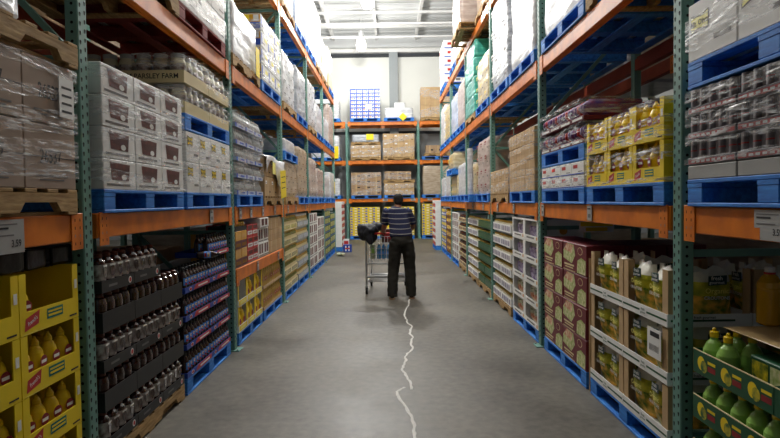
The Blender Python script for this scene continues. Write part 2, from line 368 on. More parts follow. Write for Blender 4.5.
for side, face in (('L', XL), ('R', XR)):
    for k, y in enumerate(PO):
        nm = f'{ORD[k]} perforated green rack post along the {SIDE[side]} side of the aisle' if k else f'green rack post beside the camera on the {SIDE[side]}'
        upright(side, face, y - ((.05 if side == 'L' else .03) if k == 1 else .06 if k == 0 else 0), nm, True, 'green rack uprights along the aisle')
    for k in range(6):
        yc = (PO[k] + PO[k+1])/2 - (.052 if k == 0 else 0)
        for nm, z in LV:
            shelf_rail(side, face, yc, PITCH - .1, z, f'orange {nm} shelf beam, {SIDE[side]} rack, {ORD[k+1]} bay from the camera', group=f'orange shelf beams of the {SIDE[side]} rack')
            if k < 5: shelf_rail(side, face, yc, PITCH - .1, z, f'rear orange {nm} shelf beam, {SIDE[side]} rack, {ORD[k+1]} bay from the camera', 'red_steel', back=True, conn=False, group=f'rear shelf beams of the {SIDE[side]} rack')
    # the row behind, back to back
    for k in (0, 1, 2, 3):
        upright(side, face + DEP + .42, PO[k], f'green post of the rack row behind, {SIDE[side]}, {ORD[k+1]} of its row', False, 'uprights of the rear rack rows')
        yc = (PO[k] + PO[k+1])/2
        for nm, z in LV[:2]:
            shelf_rail(side, face + DEP + .42, yc, PITCH - .1, z + .05, f'{nm} shelf beam of the rear rack row, {SIDE[side]}, {ORD[k+1]} bay', 'red_steel', group='shelf beams of the rear rack rows')
# intermediate rail, second bay on the left
shelf_rail('L', XL, (PO[2] + PO[3])/2, PITCH - .1, .865, 'orange low extra shelf beam between the second and third left posts')
shelf_rail('L', XL, (PO[2] + PO[3])/2, PITCH - .1, .865, 'rear low extra shelf beam between the second and third left posts', 'red_steel', back=True, conn=False)
dk = MB(); dk.box(-1.36, 1.36, .02, DEP - .02, -.012, 0, 'galv')
thing('shelf_deck', 'thin steel deck lying on the low extra left shelf', 'shelf', dk.mesh('deck'), W2('L', XL, (PO[2] + PO[3])/2, 0, 0, .8785), rot_at('L'))
# far rack across the end
FP = [-4.724, -1.764, 1.196, 4.156]; FZ = [('lower', 1.678), ('middle', 3.252), ('top', 4.849)]
for k, x in enumerate(FP): upright('F', YF, x + .05, f'green post of the back rack, {ORD[k+1]} from the left', k in (1, 2), 'uprights of the back rack')
for k in range(3):
    for nm, z in FZ: shelf_rail('F', YF, (FP[k] + FP[k+1])/2 + .05, 2.86, z, f'orange {nm} shelf beam of the back rack, {["left", "centre", "right"][k]} bay', group='orange beams of the back rack')
    for nm, z in FZ: shelf_rail('F', YF, (FP[k] + FP[k+1])/2 + .05, 2.86, z, f'rear {nm} shelf beam of the back rack, {["left", "centre", "right"][k]} bay', back=True, conn=False, group='rear beams of the back rack')

# ================================================================== PALLETS
def pallet_parts(w, d, c):
    h = .14
    top = MB()
    for k in range(6):
        y = k*(d - .1)/5; top.rbox(-w/2, w/2, y, y + .1, h - .02, h, c, .003)
    for x in (-w/2, -.07, w/2 - .14): top.box(x, x + .14, .001, d - .001, h - .042, h - .0205, c)
    sb = MB()
    sb.rbox(-.07, .07, .002, d - .002, .02, h - .043, c, .004)
    bot = MB()
    for y in (0, d/2 - .05, d - .1): bot.rbox(-w/2, w/2, y, y + .1, 0, .0185, c, .003)
    for x in (-w/2, w/2 - .1): bot.box(x + .001, x + .099, .01, d - .01, .001, .0175, c)
    return top.mesh('deck_boards'), sb.mesh('block_row'), bot.mesh('bottom_boards')
def notched(w, d, c):
    h = .13; top = MB()
    for k in range(8):
        x = -w/2 + k*(w - .09)/7; top.rbox(x, x + .09, 0, d, h - .018, h, c, .003)
    st = MB(); n = .25
    prof = [(-w/2, .018), (-w/2 + .15, .018), (-w/2 + .19, .065), (-w/2 + .19 + n, .065), (-w/2 + .23 + n, .018), (w/2 - .23 - n, .018), (w/2 - .19 - n, .065), (w/2 - .19, .065), (w/2 - .15, .018), (w/2, .018), (w/2, h - .0185), (-w/2, h - .0185)]
    q = len(prof)
    tri = [(0, 1, 2, 11), (2, 3, 10, 11), (3, 4, 5, 6), (3, 6, 10), (6, 7, 10), (7, 8, 9, 10)]
    st.add([(a, 0, b) for a, b in prof] + [(a, .04, b) for a, b in prof], [f for f in tri] + [tuple(q + i for i in reversed(f)) for f in tri] + [(i, q + i, q + (i+1) % q, (i+1) % q) for i in range(q)], c)
    bot = MB()
    for x in (-w/2, -.045, w/2 - .09): bot.rbox(x, x + .09, 0, d, 0, .0175, c, .003)
    for y in (.04, d - .13): bot.box(-w/2 + .01, w/2 - .01, y, y + .09, .001, .0165, c)
    return top.mesh('deck_boards'), st.mesh('stringer'), bot.mesh('bottom_boards')
PAL = {}
CN = {'blue_wood': 'blue', 'tan_wood': 'plain wooden', 'red_wood': 'dull red'}
def pallet(side, face, y0, z, w, d, c, where, rz=0):
    style = 'notch' if c == 'tan_wood' else 'block'
    k = (w, d, c)
    if k not in PAL: PAL[k] = pallet_parts(w, d, c) if style == 'block' else notched(w, d, c)
    t, s, b = PAL[k]
    o = thing('pallet', f'{CN[c]} pallet under the {where}', 'pallet', None, W2(side, face, y0, 0, 0, z), rot_at(side) + rz, f'{CN[c]} pallets')
    part('deck_boards', t, o); part('bottom_boards', b, o)
    if style == 'block':
        for x in (-w/2 + .07, 0, w/2 - .07): part('stringer', s, o, (x, 0, 0))
    else:
        for y in (0, d/2 - .02, d - .04): part('stringer', s, o, (0, y, 0))
    return z + (.14 if style == 'block' else .13)

# ================================================================== CARTONS
def carton(kind, w, d, h, rs='R'):
    """front looks to -Y; side prints go on the near side (-x on the left rack, +x on the right rack)"""
    m = MB(); f = -.0012; nx = (-w/2 - .0012) if rs == 'L' else (w/2 + .0012)
    base = {'kraft': 'kraft', 'kraft_plain': 'kraft', 'kraft_b': 'kraft2', 'kraft_num': 'kraft_grey', 'white_pic': 'white_card', 'white_logo': 'white_card', 'white_plain': 'white_card', 'white_big_logo': 'white_card',
            'milk': 'milk_card', 'yellow_blue': 'yellow_card', 'blue_white': 'white_card', 'maroon': 'maroon', 'window_brown': 'white_card',
            'green_mix': 'dark_green', 'red_white': 'white_card', 'kraft_end': 'kraft', 'blue_yellow': 'blue_card', 'blue_tray': 'white_card', 'red_case': 'red_card', 'amber_case': 'amber', 'white_red': 'white_card', 'grey_plain': 'grey_card'}[kind]
    m.rbox(-w/2, w/2, 0, d, 0, h, base, .005)
    q = lambda x0, x1, z0, z1, c, sk=0: m.quad_front((x0 - .5)*w, (x1 - .5)*w, z0*h, z1*h, f, c, sk)
    if base in ('kraft', 'kraft2', 'kraft_grey'):
        m.quad_front(-w/2 + .004, w/2 - .004, h*.5 - .002, h*.5 + .002, f, 'kraft2' if base == 'kraft' else 'ink'); q(.44, .56, .02, .98, 'tape') if kind != 'kraft_num' else None
        if kind == 'kraft': q(.12, .34, .62, .8, 'white_card'); q(.14, .32, .67, .7, 'ink'); q(.7, .9, .2, .26, 'ink')
        if kind == 'kraft_b': q(.62, .9, .3, .5, 'ink'); q(.1, .3, .2, .28, 'grey_ink')
    if kind == 'kraft_num':
        m.text_front('26537', -.02*w, h*.5, h*.32, f, 'ink', .72); q(.18, .82, .19, .22, 'grey_ink'); q(.26, .74, .13, .155, 'grey_ink')
    if kind == 'white_pic':
        m.poly_front([(-.27*w, .32*h), (.26*w, .3*h), (.3*w, .86*h), (-.32*w, .9*h)], f, 'brown_pic')
        m.poly_front([(-.2*w, .5*h), (.2*w, .46*h), (.24*w, .7*h), (-.24*w, .72*h)], f*1.8, 'dark_box'); m.disc_front(.1*w, .42*h, .08*w, .1*h, f*2.4, 'white_card')
        q(.08, .8, .12, .2, 'grey_ink')
    if kind in ('white_logo', 'white_big_logo'):
        y0 = .52 if kind == 'white_logo' else .45; s = .2*h if kind == 'white_logo' else .19*h; cx = -.22*w if kind == 'white_logo' else -.24*w
        ww = .2*w
        m.poly_front([(cx - ww, (y0)*h), (cx - ww*.2, (y0 + .06)*h), (cx + ww, (y0 + .01)*h), (cx + ww, (y0 + .34)*h), (cx + ww*.2, (y0 + .29)*h), (cx - ww, (y0 + .34)*h)], f, 'ink')
        m.poly_front([(cx - ww*.9, (y0 + .03)*h), (cx - ww*.2, (y0 + .09)*h), (cx + ww*.9, (y0 + .04)*h), (cx + ww*.9, (y0 + .31)*h), (cx + ww*.2, (y0 + .26)*h), (cx - ww*.9, (y0 + .3)*h)], f*1.6, 'pale_yellow' if kind == 'white_big_logo' else 'yellow_card')
        m.text_front('Mt. Olive', cx, (y0 + .17)*h, min(ww*.48, .19*h), f*2.3, 'ink')
        q(.56, .9, .22, .3, 'grey_ink'); m.box(-w/2 - .0004, w/2 + .0004, .01, d - .01, h*.985, h*.99, 'grey_card')
    if kind == 'white_plain': q(.1, .3, .6, .75, 'grey_ink'); q(.55, .9, .2, .24, 'grey_ink')
    if kind == 'white_red': m.quad_side(d*.2, d*.6, h*.45, h*.75, nx, 'red_card'); m.quad_side(.01, d - .01, h*.04, h*.16, nx, 'blue_ink'); m.quad_side(d*.65, d*.9, h*.3, h*.6, nx, 'grey_ink'); q(.15, .5, .5, .78, 'red_card'); q(.55, .9, .2, .26, 'grey_ink'); q(0, 1, .02, .1, 'blue_ink')
    if kind == 'milk':
        m.text_front('parmalat', 0, .68*h, .2*h, f, 'milk_ink', .95); m.disc_front(.25*w, .3*h, .09*w, .12*h, f, 'milk_ink')
    if kind == 'yellow_blue': q(.06, .34, .25, .7, 'blue_ink'); q(.62, .94, .4, .72, 'white_card'); q(0, 1, 0, .06, 'blue_ink')
    if kind == 'blue_white':
        q(0, 1, .66, 1, 'blue_ink'); q(0, .16, 0, .8, 'blue_ink'); q(.2, .5, .2, .62, 'cream_pic'); q(.6, .9, .3, .55, 'blue_ink')
    if kind == 'maroon':
        m.poly_front([(-.48*w, .42*h), (-.1*w, .3*h), (.05*w, .6*h), (-.02*w, .95*h), (-.3*w, .97*h), (-.48*w, .7*h)], f, 'green_pic')
        m.poly_front([(-.42*w, .72*h), (-.08*w, .64*h), (-.06*w, .92*h), (-.34*w, .96*h)], f*1.7, 'cream_pic')
        m.poly_front([(.12*w, .04*h), (.46*w, .04*h), (.47*w, .5*h), (.3*w, .58*h), (.14*w, .44*h)], f, 'green_pic')
        q(.06, .5, .2, .26, 'cream_card'); q(.1, .46, .12, .16, 'cream_card'); m.disc_front(.25*w, .78*h, .1*w, .13*h, f, 'cream_card'); m.disc_front(.25*w, .78*h, .085*w, .11*h, f*1.8, 'maroon')
        q(.02, .55, .02, .05, 'cream_card')
    if kind == 'window_brown':
        for x0 in (.14, .56): q(x0, x0 + .28, .24, .9, 'brown_pic'); q(x0 + .05, x0 + .2, .35, .5, 'red_ink')
        q(.04, .96, .06, .12, 'grey_ink')
    if kind == 'green_mix': q(.05, .45, .3, .9, 'lime_label'); q(.5, .95, .3, .9, 'green_pic'); q(.1, .9, .06, .2, 'blue_ink')
    if kind == 'red_white': q(0, 1, .0, .42, 'red_card', 0); m.poly_front([(-.5*w, .42*h), (.5*w, .42*h), (.1*w, .7*h)], f, 'red_card'); q(.3, .7, .14, .26, 'white_card')
    if kind == 'blue_yellow':
        q(.1, .9, .5, .95, 'yellow_card'); q(.15, .85, .1, .35, 'white_card')
        m.quad_side(.02, d - .02, h*.5, h*.95, nx, 'yellow_card'); m.quad_side(.02, d - .02, h*.02, h*.3, nx, 'white_card')
    if kind == 'blue_tray':
        q(0, 1, 0, .1, 'grey_card'); q(.1, .5, .3, .36, 'grey_ink'); q(.02, .16, .2, .9, 'blue_ink'); q(.5, .9, .55, .8, 'pale_yellow')
        m.quad_side(.01, d - .01, h*.5, h*.98, nx, 'amber'); m.quad_side(.01, d - .01, h*.1, h*.5, nx, 'blue_ink')
        for a in range(4): m.quad_side(.03 + a*d*.24, .03 + a*d*.24 + d*.14, h*.55, h*.95, nx*1.002, 'yellow_card' if a % 2 else 'white_card')
        m.quad_side(d*.2, d*.7, h*.2, h*.4, nx*1.002, 'white_card')
    if kind == 'red_case': q(.06, .94, .2, .5, 'white_card'); q(.2, .8, .28, .42, 'red_ink'); q(.1, .9, .62, .94, 'brown_pic')
    if kind == 'amber_case': q(0, 1, 0, .45, 'brown_pic'); q(.1, .9, .1, .3, 'amber'); q(.05, .45, .55, .95, 'amber')
    return m.mesh(kind)
CART = {}
def get_carton(kind, w, d, h, side):
    k = (kind, round(w, 3), round(d, 3), round(h, 3), side)
    if k not in CART: CART[k] = carton(kind, w, d, h, side)
    return CART[k]
def film_bands(w, d, h, n, seed, seam=.16, off=.012):
    rnd = random.Random(seed); m = MB()
    for b in range(n):
        z0 = (b + .5)*h/n + rnd.uniform(-.03, .03); bw = rnd.uniform(.5, 1.0)*h/n*.85; sl = rnd.uniform(-.35, .55)
        path = [(-w/2 - off, d*.85), (-w/2 - off, d*.4), (-w/2 - off, .02), (-w/2, -off)] + [(-w/2 + w*k/14, -off) for k in range(1, 14)] + [(w/2, -off), (w/2 + off, .02), (w/2 + off, d*.4), (w/2 + off, d*.85)]
        vs = []; q = len(path)
        for k, (x, y) in enumerate(path):
            t = (x/w)
            zc = z0 + sl*t*h/n*1.6; zc += rnd.uniform(-.006, .006)
            hw = bw/2*(1 + rnd.uniform(-.12, .12))
            lo, hi = max(.004, zc - hw), min(h - .004, max(zc + hw, .03)); lo = min(lo, hi - .012)
            o = rnd.uniform(0, .006)
            yo = y - o if y < 0 else y; xo = x - o if x < -w/2 else (x + o if x > w/2 else x)
            vs += [(xo, yo, lo), (xo, yo, (lo + hi)/2), (xo, yo, hi)]
        fs = []
        for k in range(q - 1): fs += [(3*k, 3*k + 3, 3*k + 4, 3*k + 1), (3*k + 1, 3*k + 4, 3*k + 5, 3*k + 2)]
        m.add(vs, fs, 'film', True)
    return m.mesh('film')
def LBL(desc, r, c, ln): return f'{desc}, {ORD[r]} row up, {ORD[c]} along, {ln}'
CNAME = {'kraft': 'brown_carton', 'kraft_plain': 'brown_carton', 'kraft_b': 'brown_carton', 'kraft_num': 'brown_carton', 'white_pic': 'white_carton', 'white_logo': 'white_carton', 'white_plain': 'white_carton', 'white_big_logo': 'white_carton',
         'yellow_blue': 'yellow_case', 'blue_white': 'blue_white_case', 'red_white': 'red_white_case', 'green_mix': 'green_case', 'window_brown': 'windowed_carton', 'blue_yellow': 'blue_yellow_case', 'blue_tray': 'blue_yellow_case', 'red_case': 'red_case', 'amber_case': 'amber_case', 'white_red': 'white_carton', 'maroon': 'snack_box', 'grey_plain': 'grey_carton'}
def cartons(side, face, y0, z, w, d, nx, nz, ch, kind, desc, ln, name=None, cat='carton', film=0, rear=True, skip=(), gap=.007, jit=.004, drows=2, rearall=False):
    cw, cd = w/nx, d/drows; me = get_carton(kind, cw - gap, cd - gap, ch - .003, side); rnd = random.Random(hash((round(y0, 2), round(z, 2), kind)) & 0xffff)
    for k in range(nz):
        for i in range(nx):
            near = i if side != 'R' else nx - 1 - i
            for j in range(drows):
                if j and not (rear and near == 0 or rearall): continue
                if (near, k) in skip: continue
                ds = desc + ('', ' behind', ' at the back')[j]
                jx = rnd.uniform(-jit, jit)*.5; jy = rnd.uniform(0, jit)
                thing(name or CNAME[kind], LBL(ds, k + 1, near + 1, ln), cat, me, W2(side, face, y0, -w/2 + (i + .5)*cw + jx, j*cd + jy, z + k*ch), rot_at(side), f'{desc}s of the {ln}')
    if film:
        thing('stretch_film', f'clear stretch film round the {desc}s, {ln}', 'plastic film', film_bands(w, d, nz*ch, film, int(y0*100) + nz), W2(side, face, y0, 0, 0, z), rot_at(side), 'clear stretch films')
    return z + nz*ch

# a load so thickly wrapped that it reads as one body
def wrapped_mesh(w, d, h, material, seed, rows=3, lean=0, tops=.03):
    m = MB(); n, lev = 48, 14; vs = []
    per = []
    r = .04
    for k in range(n):
        t = k/n*4; sidei = int(t); u = t - sidei
        pts = [(-w/2 + w*u, 0), (w/2, d*u), (w/2 - w*u, d), (-w/2, d - d*u)][sidei]
        x, y = pts; cx, cy = 0, d/2
        # round the corners a little
        ex = max(0, abs(x) - (w/2 - r)); ey = max(0, abs(y - cy) - (d/2 - r))
        if ex > 0 and ey > 0:
            l = math.hypot(ex, ey); x -= math.copysign(ex - ex/l*r*.99, x) if l > r else 0; y -= math.copysign(ey - ey/l*r*.99, y - cy) if l > r else 0
        per.append((x, y))
    for i in range(lev + 1):
        z = h*i/lev
        sq = 1 - (.015 if i in (0,) else 0) - (.02 if i == lev else 0)
        for k, (x, y) in enumerate(per):
            nz = noise.noise(Vector((x*3 + seed, y*3, z*4)))*.016 + noise.noise(Vector((x*9, y*9 + seed, z*7)))*.006
            dent = -.009*max(0, 1 - abs(((z/h*rows) % 1) - .0)*9) - .004
            s_ = sq - (0.0)
            ox, oy = x/(w/2), (y - d/2)/(d/2)
            dd = nz + dent - .012
            zz = z + (noise.noise(Vector((x*2.5 + seed, y*2.5, 3)))*tops if i == lev else 0)
            vs.append((x*s_ + (dd if x > 0 else -dd)*(abs(ox) > .95) + lean*z, (y - d/2)*s_ + d/2 + (dd if oy > 0 else -dd)*(abs(oy) > .95), max(0, min(zz, h))))
    fs = [(i*n + k, i*n + (k+1) % n, (i+1)*n + (k+1) % n, (i+1)*n + k) for i in range(lev) for k in range(n)]
    m.add(vs, fs, material, True); top = lev*n
    m.add([vs[top + k] for k in range(n)], [tuple(range(n))], material); m.add([vs[k] for k in range(n)], [tuple(reversed(range(n)))], material)
    return m
GRP = {}
def wrapped(side, face, y0, z, w, d, h, material, label, seed, rows=3, prints=None, lean=0, inset=.01, cat='wrapped load', name='wrapped_load'):
    m = wrapped_mesh(w - .02, d, h, material, seed, rows, lean)
    if prints:
        rnd = random.Random(seed); nx = prints[1]
        for r in range(rows):
            for i in range(nx):
                cx = -w/2 + (i + .5)*w/nx; cz = h*(r + .5)/rows
                m.quad_front(cx - w/nx*.34, cx + w/nx*.05, cz + h/rows*.12, cz + h/rows*.22, -.004, prints[0]); m.quad_front(cx - w/nx*.34, cx - w/nx*.05, cz - h/rows*.02, cz + h/rows*.04, -.004, prints[0])
                m.quad_front(cx + w/nx*.18, cx + w/nx*.38, cz - h/rows*.3, cz - h/rows*.2, -.004, 'grey_ink')
        for i in range(1, nx): m.quad_front(-w/2 + i*w/nx - .003, -w/2 + i*w/nx + .003, .01, h - .01, -.0035, 'grey_card')
    thing(name, label, cat, m.mesh('wrapped'), W2(side, face, y0, 0, inset, z), rot_at(side), 'stored loads of the rear rows' if name == 'stored_load' else 'wrapped pallet loads')
    return z + h
def sign(side, face, y0, z, label, w=.22, h=.3, color='yellow_sign', rz=0, tilt=0, lines=0, name='paper_sign'):
    m = MB(); m.box(-w/2, w/2, -.004, 0, -h/2, h/2, color)
    for k in range(lines): m.quad_front(-w*.35, w*.35, h*(.28 - k*.2) - .012, h*(.28 - k*.2), -.0046, 'ink')
    o = thing(name, label, 'sign', m.mesh('sign'), W2(side, face, y0, 0, 0, z), rot_at(side) + rz)
    if tilt: o.rotation_euler[1] = tilt
    return o

# ================================================================== TRAYS AND WHAT STANDS IN THEM
def tray(w, d, lip, back, color, art=None, sides=None):
    m = MB(); t = .005; sides = sides or lip
    m.box(-w/2, w/2, 0, d, 0, t, color); m.box(-w/2, w/2, 0, t, t, lip, color); m.box(-w/2, w/2, d - t, d, t, back, color)
    m.box(-w/2, -w/2 + t, t, d - t, t, sides, color); m.box(w/2 - t, w/2, t, d - t, t, sides, color)
    if art: art(m, w, lip)
    return m
PRODUCT = {}
def lay_trays(side, face, y0, z, w, d, nt, nz, pitch, traymesh, prod, per, rows, desc_t, desc_p, ln, pname, pcat, cap=None, capname='cap', skip=(), tname='display_tray', tcat='tray', base=.006, depth0=None, r=.04, behind=True, caplabel=None, drop=None):
    tw = w/nt; cnt = 0
    for k in range(nz):
        for i in range(nt):
            near = i if side != 'R' else nt - 1 - i
            if (near, k) in skip: continue
            x = -w/2 + (i + .5)*tw; jx = random.uniform(-.003, .003)
            thing(tname, LBL(desc_t, k + 1, near + 1, ln), tcat, traymesh, W2(side, face, y0, x + jx, random.uniform(0, .006), z + k*pitch), rot_at(side), f'{desc_t}s of the {ln}')
            for j in range(rows):
                for p in range(per):
                    if drop and drop(near, k, p if side != 'R' else per - 1 - p): continue
                    px = x + jx + (p + .5 - per/2)*(tw - .032)/per; py = (depth0 or r + .014) + j*(2*r + .008)
                    pn = (near*per + (p if side != 'R' else per - 1 - p)) + 1
                    ds = desc_p + (' behind' if j else '')
                    lb = f'{ds}, {ORD[k+1]} row up, number {pn} along, {ln}' if pn > 16 else LBL(ds, k + 1, pn, ln)
                    o = thing(pname, lb, pcat, prod, W2(side, face, y0, px, py, z + k*pitch + base), rot_at(side) + random.uniform(-.15, .15), f'{desc_p}s of the {ln}')
                    if cap: part(capname, cap, o, label=caplabel)
                    cnt += 1
    return cnt

# ---- bottles
def bottle(prof, m, n=14, sq=1): return MB().lathe(prof, m, n, 0, 0, sq)
mus = bottle([(.042, 0), (.05, .008), (.051, .13), (.044, .165), (.03, .19), (.018, .2)], 'yellow_plastic', 16, .8)
mus.disc_front(0, .122, .034, .03, -.0432, 'red_ink'); mus.quad_front(-.03, .03, .05, .085, -.043, 'brown_pic'); mus.quad_front(-.024, .024, .114, .13, -.044, 'white_card'); mus.quad_front(-.024, .024, .06, .07, -.044, 'yellow_card')
mus = mus.mesh('mustard_bottle'); mus_cap = MB().lathe([(.021, .199), (.022, .204), (.02, .218), (.008, .236), (.006, .244)], 'yellow_plastic', 10).mesh('cap')
def mus_art(m, w, lip):
    f = -.001
    m.poly_front([(-w*.44, lip*.16), (-w*.22, lip*.36), (-w*.2, lip*.95), (-w*.42, lip*.7)], f, 'red_card'); m.text_front("French's", -w*.315, lip*.55, lip*.26, f*1.8, 'white_card', .8, .35)
    m.quad_front(-w*.08, w*.2, lip*.4, lip*.86, f, 'teal_ink'); m.quad_front(-w*.06, w*.18, lip*.5, lip*.6, f*1.8, 'yellow_card'); m.quad_front(-w*.06, w*.18, lip*.68, lip*.76, f*1.8, 'yellow_card')
    m.quad_front(w*.32, w*.46, lip*.14, lip*.22, f, 'ink')
    for a in range(5): m.poly_front([(-w*.47, lip*.05), (-w*.4 + a*.02*w, 0 + lip*.02), (-w*.1 + a*.03*w, lip*.04)], f*.8, 'pale_yellow')
def mus_tray(w, d, h):
    m = tray(w, d, h*.38, h, 'yellow_card', mus_art, h)
    for x in (-w/2, w/2 - .05): m.box(x, x + .05, .0005, .006, h*.38, h, 'yellow_card')       # cut-out front: two legs left standing
    m.quad_front(w/2 - .035, w/2 - .01, h*.55, h*.72, -.001, 'white_card')
    return m.mesh('mustard_tray')
syr = bottle([(.04, 0), (.05, .01), (.051, .08), (.049, .09), (.051, .1), (.05, .16), (.04, .19), (.022, .2)], 'syrup', 16, .8)
syr_lab = bottle([(.04, 0), (.05, .01), (.05, .06), (.0505, .065), (.0505, .16, 'silver_label'), (.044, .18), (.022, .2)], 'syrup', 16, .8)
syr_cap = MB().lathe([(.024, .2), (.024, .216), (.016, .222)], 'brown_cap', 10).mesh('cap')
syr_lab.disc_front(0, .115, .024, .034, -.0415, 'syrup'); syr_lab.quad_front(-.03, .03, .145, .156, -.0415, 'white_card'); syr, syr_lab = syr.mesh('syrup_bottle'), syr_lab.mesh('syrup_bottle_label')
def syr_art(m, w, lip): m.disc_front(w*.36, lip*.5, .022, .022, -.001, 'white_card'); m.disc_front(w*.36, lip*.5, .015, .015, -.0018, 'red_card'); m.quad_front(-w*.3, -w*.05, lip*.4, lip*.6, -.001, 'grey_ink')
bbq = bottle([(.03, 0), (.035, .006), (.035, .125), (.03, .145), (.016, .17), (.0145, .185)], 'bbq_sauce', 14)
bbq.arc(.0356, .06, .122, 1.0, 'blue_label').arc(.036, .064, .08, .55, 'red_card').arc(.036, .09, .112, .6, 'white_card').arc(.0363, .096, .104, .4, 'gold_ink')
bbq = bbq.mesh('sauce_bottle'); bbq_cap = MB().lathe([(.0155, .18), (.0155, .205), (.012, .208)], 'black_plastic', 10).mesh('cap')
def bbq_art(m, w, lip):
    f = -.001; m.poly_front([(-w*.18, .004), (w*.5, .004), (w*.5, lip), (-w*.1, lip)], f, 'red_card')
    m.disc_front(-w*.3, lip*.5, .035, lip*.36, f, 'white_card'); m.disc_front(-w*.3, lip*.5, .028, lip*.26, f*1.8, 'red_card'); m.quad_front(0, w*.4, lip*.35, lip*.65, f*1.8, 'white_card')
limeb = bottle([(.045, 0), (.055, .012), (.056, .085), (.055, .09), (.052, .13), (.036, .165), (.02, .182), (.018, .196)], 'lime', 18)
limeb.poly_front([(-.03, .02), (.03, .02), (.032, .07), (-.032, .07)], -.0562, 'lime_label'); limeb = limeb.mesh('juice_bottle')
lime_cap = MB().lathe([(.021, .194), (.022, .2), (.022, .222), (.016, .226), (.01, .228), (.009, .24), (.004, .244)], 'yellow_plastic', 14).mesh('cap')
def lime_art(m, w, lip):
    f = -.001
    for cx in (-w*.33, 0.0, w*.33):
        m.disc_front(cx - .03, lip*.5, .035, lip*.3, f, 'yellow_card'); m.disc_front(cx - .005, lip*.4, .03, lip*.26, f*1.6, 'lime_label'); m.quad_front(cx + .03, cx + .1, lip*.3, lip*.52, f, 'red_ink'); m.quad_front(cx + .03, cx + .1, lip*.6, lip*.72, f, 'yellow_card')
    m.box(-w/2 - .001, w/2 + .001, -.0005, .0055, lip - .004, lip + .0005, 'cream_card')
def jar(body, lid, r=.038, h=.13, label=None, n=10, big=False):
    m = MB().lathe([(r*.9, 0), (r, .006), (r, h*.2), (r*1.01, h*.3), (r*1.01, h*.62, label or body), (r, h*.7), (r*.8, h*.84), (r*.8, h*.85), (r*.84, h*.85, lid), (r*.84, h, lid), (r*.7, h*1.01, lid)], body, n)
    if big: m.disc_front(0, h*.45, r*.6, h*.13, -r*1.02, 'red_label', 12); m.quad_front(-r*.4, r*.4, h*.43, h*.48, -r*1.03, 'cream_card')
    return m.mesh('jar')
GJ = 0
J = {'parsley': jar('jar_glass', 'grey_card', .066, .235, 'silver_label', 12), 'pickle': jar('pickle', 'gold_lid', .04, .235, 'cream_card'), 'white': jar('jar_glass', 'gold_lid', .04, .15, 'white_can'), 'green': jar('green_can', 'gold_lid', .04, .14, 'green_can'),
     'amber': jar('amber', 'yellow_plastic', .042, .17, 'brown_pic'), 'gold': jar('gold_jar', 'gold_lid', .055, .27, None, 12, True), 'tin': jar('tin', 'tin', .04, .13, 'white_can'), 'choc': jar('syrup', 'brown_cap', .04, .14, 'maroon'), 'brown': jar('gold_jar', 'white_plastic', .041, .235, 'cream_card')}
jug = MB().lathe([(.05, 0), (.066, .012), (.066, .2), (.064, .21), (.066, .22), (.062, .25), (.04, .285), (.024, .3), (.022, .31)], 'oil', 20).mesh('jug')
jug.name = 'oil_jug'; jug_cap = MB().lathe([(.026, .305), (.027, .31), (.027, .335), (.02, .338)], 'white_plastic', 16).mesh('cap'); jug_ring = MB().lathe([(.029, .296), (.03, .3), (.03, .306), (.027, .308)], 'red_card', 16).mesh('neck_ring')
# yellow jug boxes on the left floor
yj = MB().lathe([(.055, 0), (.07, .012), (.072, .15), (.06, .2), (.03, .225), (.026, .23)], 'yellow_plastic', 14, 0, 0, .75)
yj.disc_front(0, .1, .04, .035, -.055, 'red_ink'); yj = yj.mesh('yellow_jug'); yj_cap = MB().lathe([(.03, .23), (.03, .25), (.024, .253)], 'yellow_plastic', 12).mesh('cap')

# ---- crouton bags: a pillow with a crimped gathered top
def bag_mesh(w, h, t, body, low, top, band=None, txt=True):
    m = MB(); nx, nz = 9, 13; cols = []
    def pt(i, k, sgn):
        u = i/(nx - 1)*2 - 1; v = k/(nz - 1)
        full = math.sin(min(1, v*1.5 + .15)*PI/2)*(1 - max(0, (v - .62)/.38)**1.5)
        edge = max(0, 1 - u*u)**.5
        x = u*w/2*(1 - .22*max(0, (v - .7)/.3) + .03*math.sin(v*9)); y = sgn*t/2*edge*max(full, .05)
        y += noise.noise(Vector((u*3, v*5, sgn*2.0 + w)))*.012*(edge > .05)
        if v > .8: y += .02*math.sin(u*7)*(v - .8)*3
        return (x, y, v*h + (.012*math.sin(u*5) if k == nz - 1 else 0))
    for sgn in (-1, 1):
        vs = [pt(i, k, sgn) for k in range(nz) for i in range(nx)]
        for k in range(nz - 1):
            v = k/(nz - 1); c = low if v < .46 else (body if v < .72 else top)
            if band and .44 < v < .5: c = band
            fs = [((k)*nx + i, k*nx + i + 1, (k+1)*nx + i + 1, (k+1)*nx + i) for i in range(nx - 1)]
            m.add(vs, fs if sgn < 0 else [tuple(reversed(f)) for f in fs], c, True)
    return m
cb = bag_mesh(.25, .33, .15, 'olive_bag', 'crouton', 'bag_top', 'bag_black'); y = -.08
cb.poly_front([(-.05, .23), (.06, .236), (.06, .292), (-.05, .286)], y + .002, 'bag_teal'); cb.text_front('fresh', 0, .273, .034, y, 'white_card'); cb.text_front('gourmet', 0, .248, .026, y, 'white_card')
cb.text_front('Organic', 0, .198, .044, y - .002, 'pale_yellow'); cb.text_front('CROUTONS', 0, .156, .028, y - .002, 'white_card'); cb = cb.mesh('crouton_bag')
pb = bag_mesh(.17, .2, .1, 'purple_bag', 'purple_bag', 'bag_top').mesh('purple_bag'); gb = bag_mesh(.17, .2, .1, 'green_bag', 'cream_pic', 'bag_top').mesh('green_bag')

# ================================================================== LEFT, FLOOR LEVEL
LFc = XL + .012; RFc = XR + .012
PW = 1.3; PD = 1.02
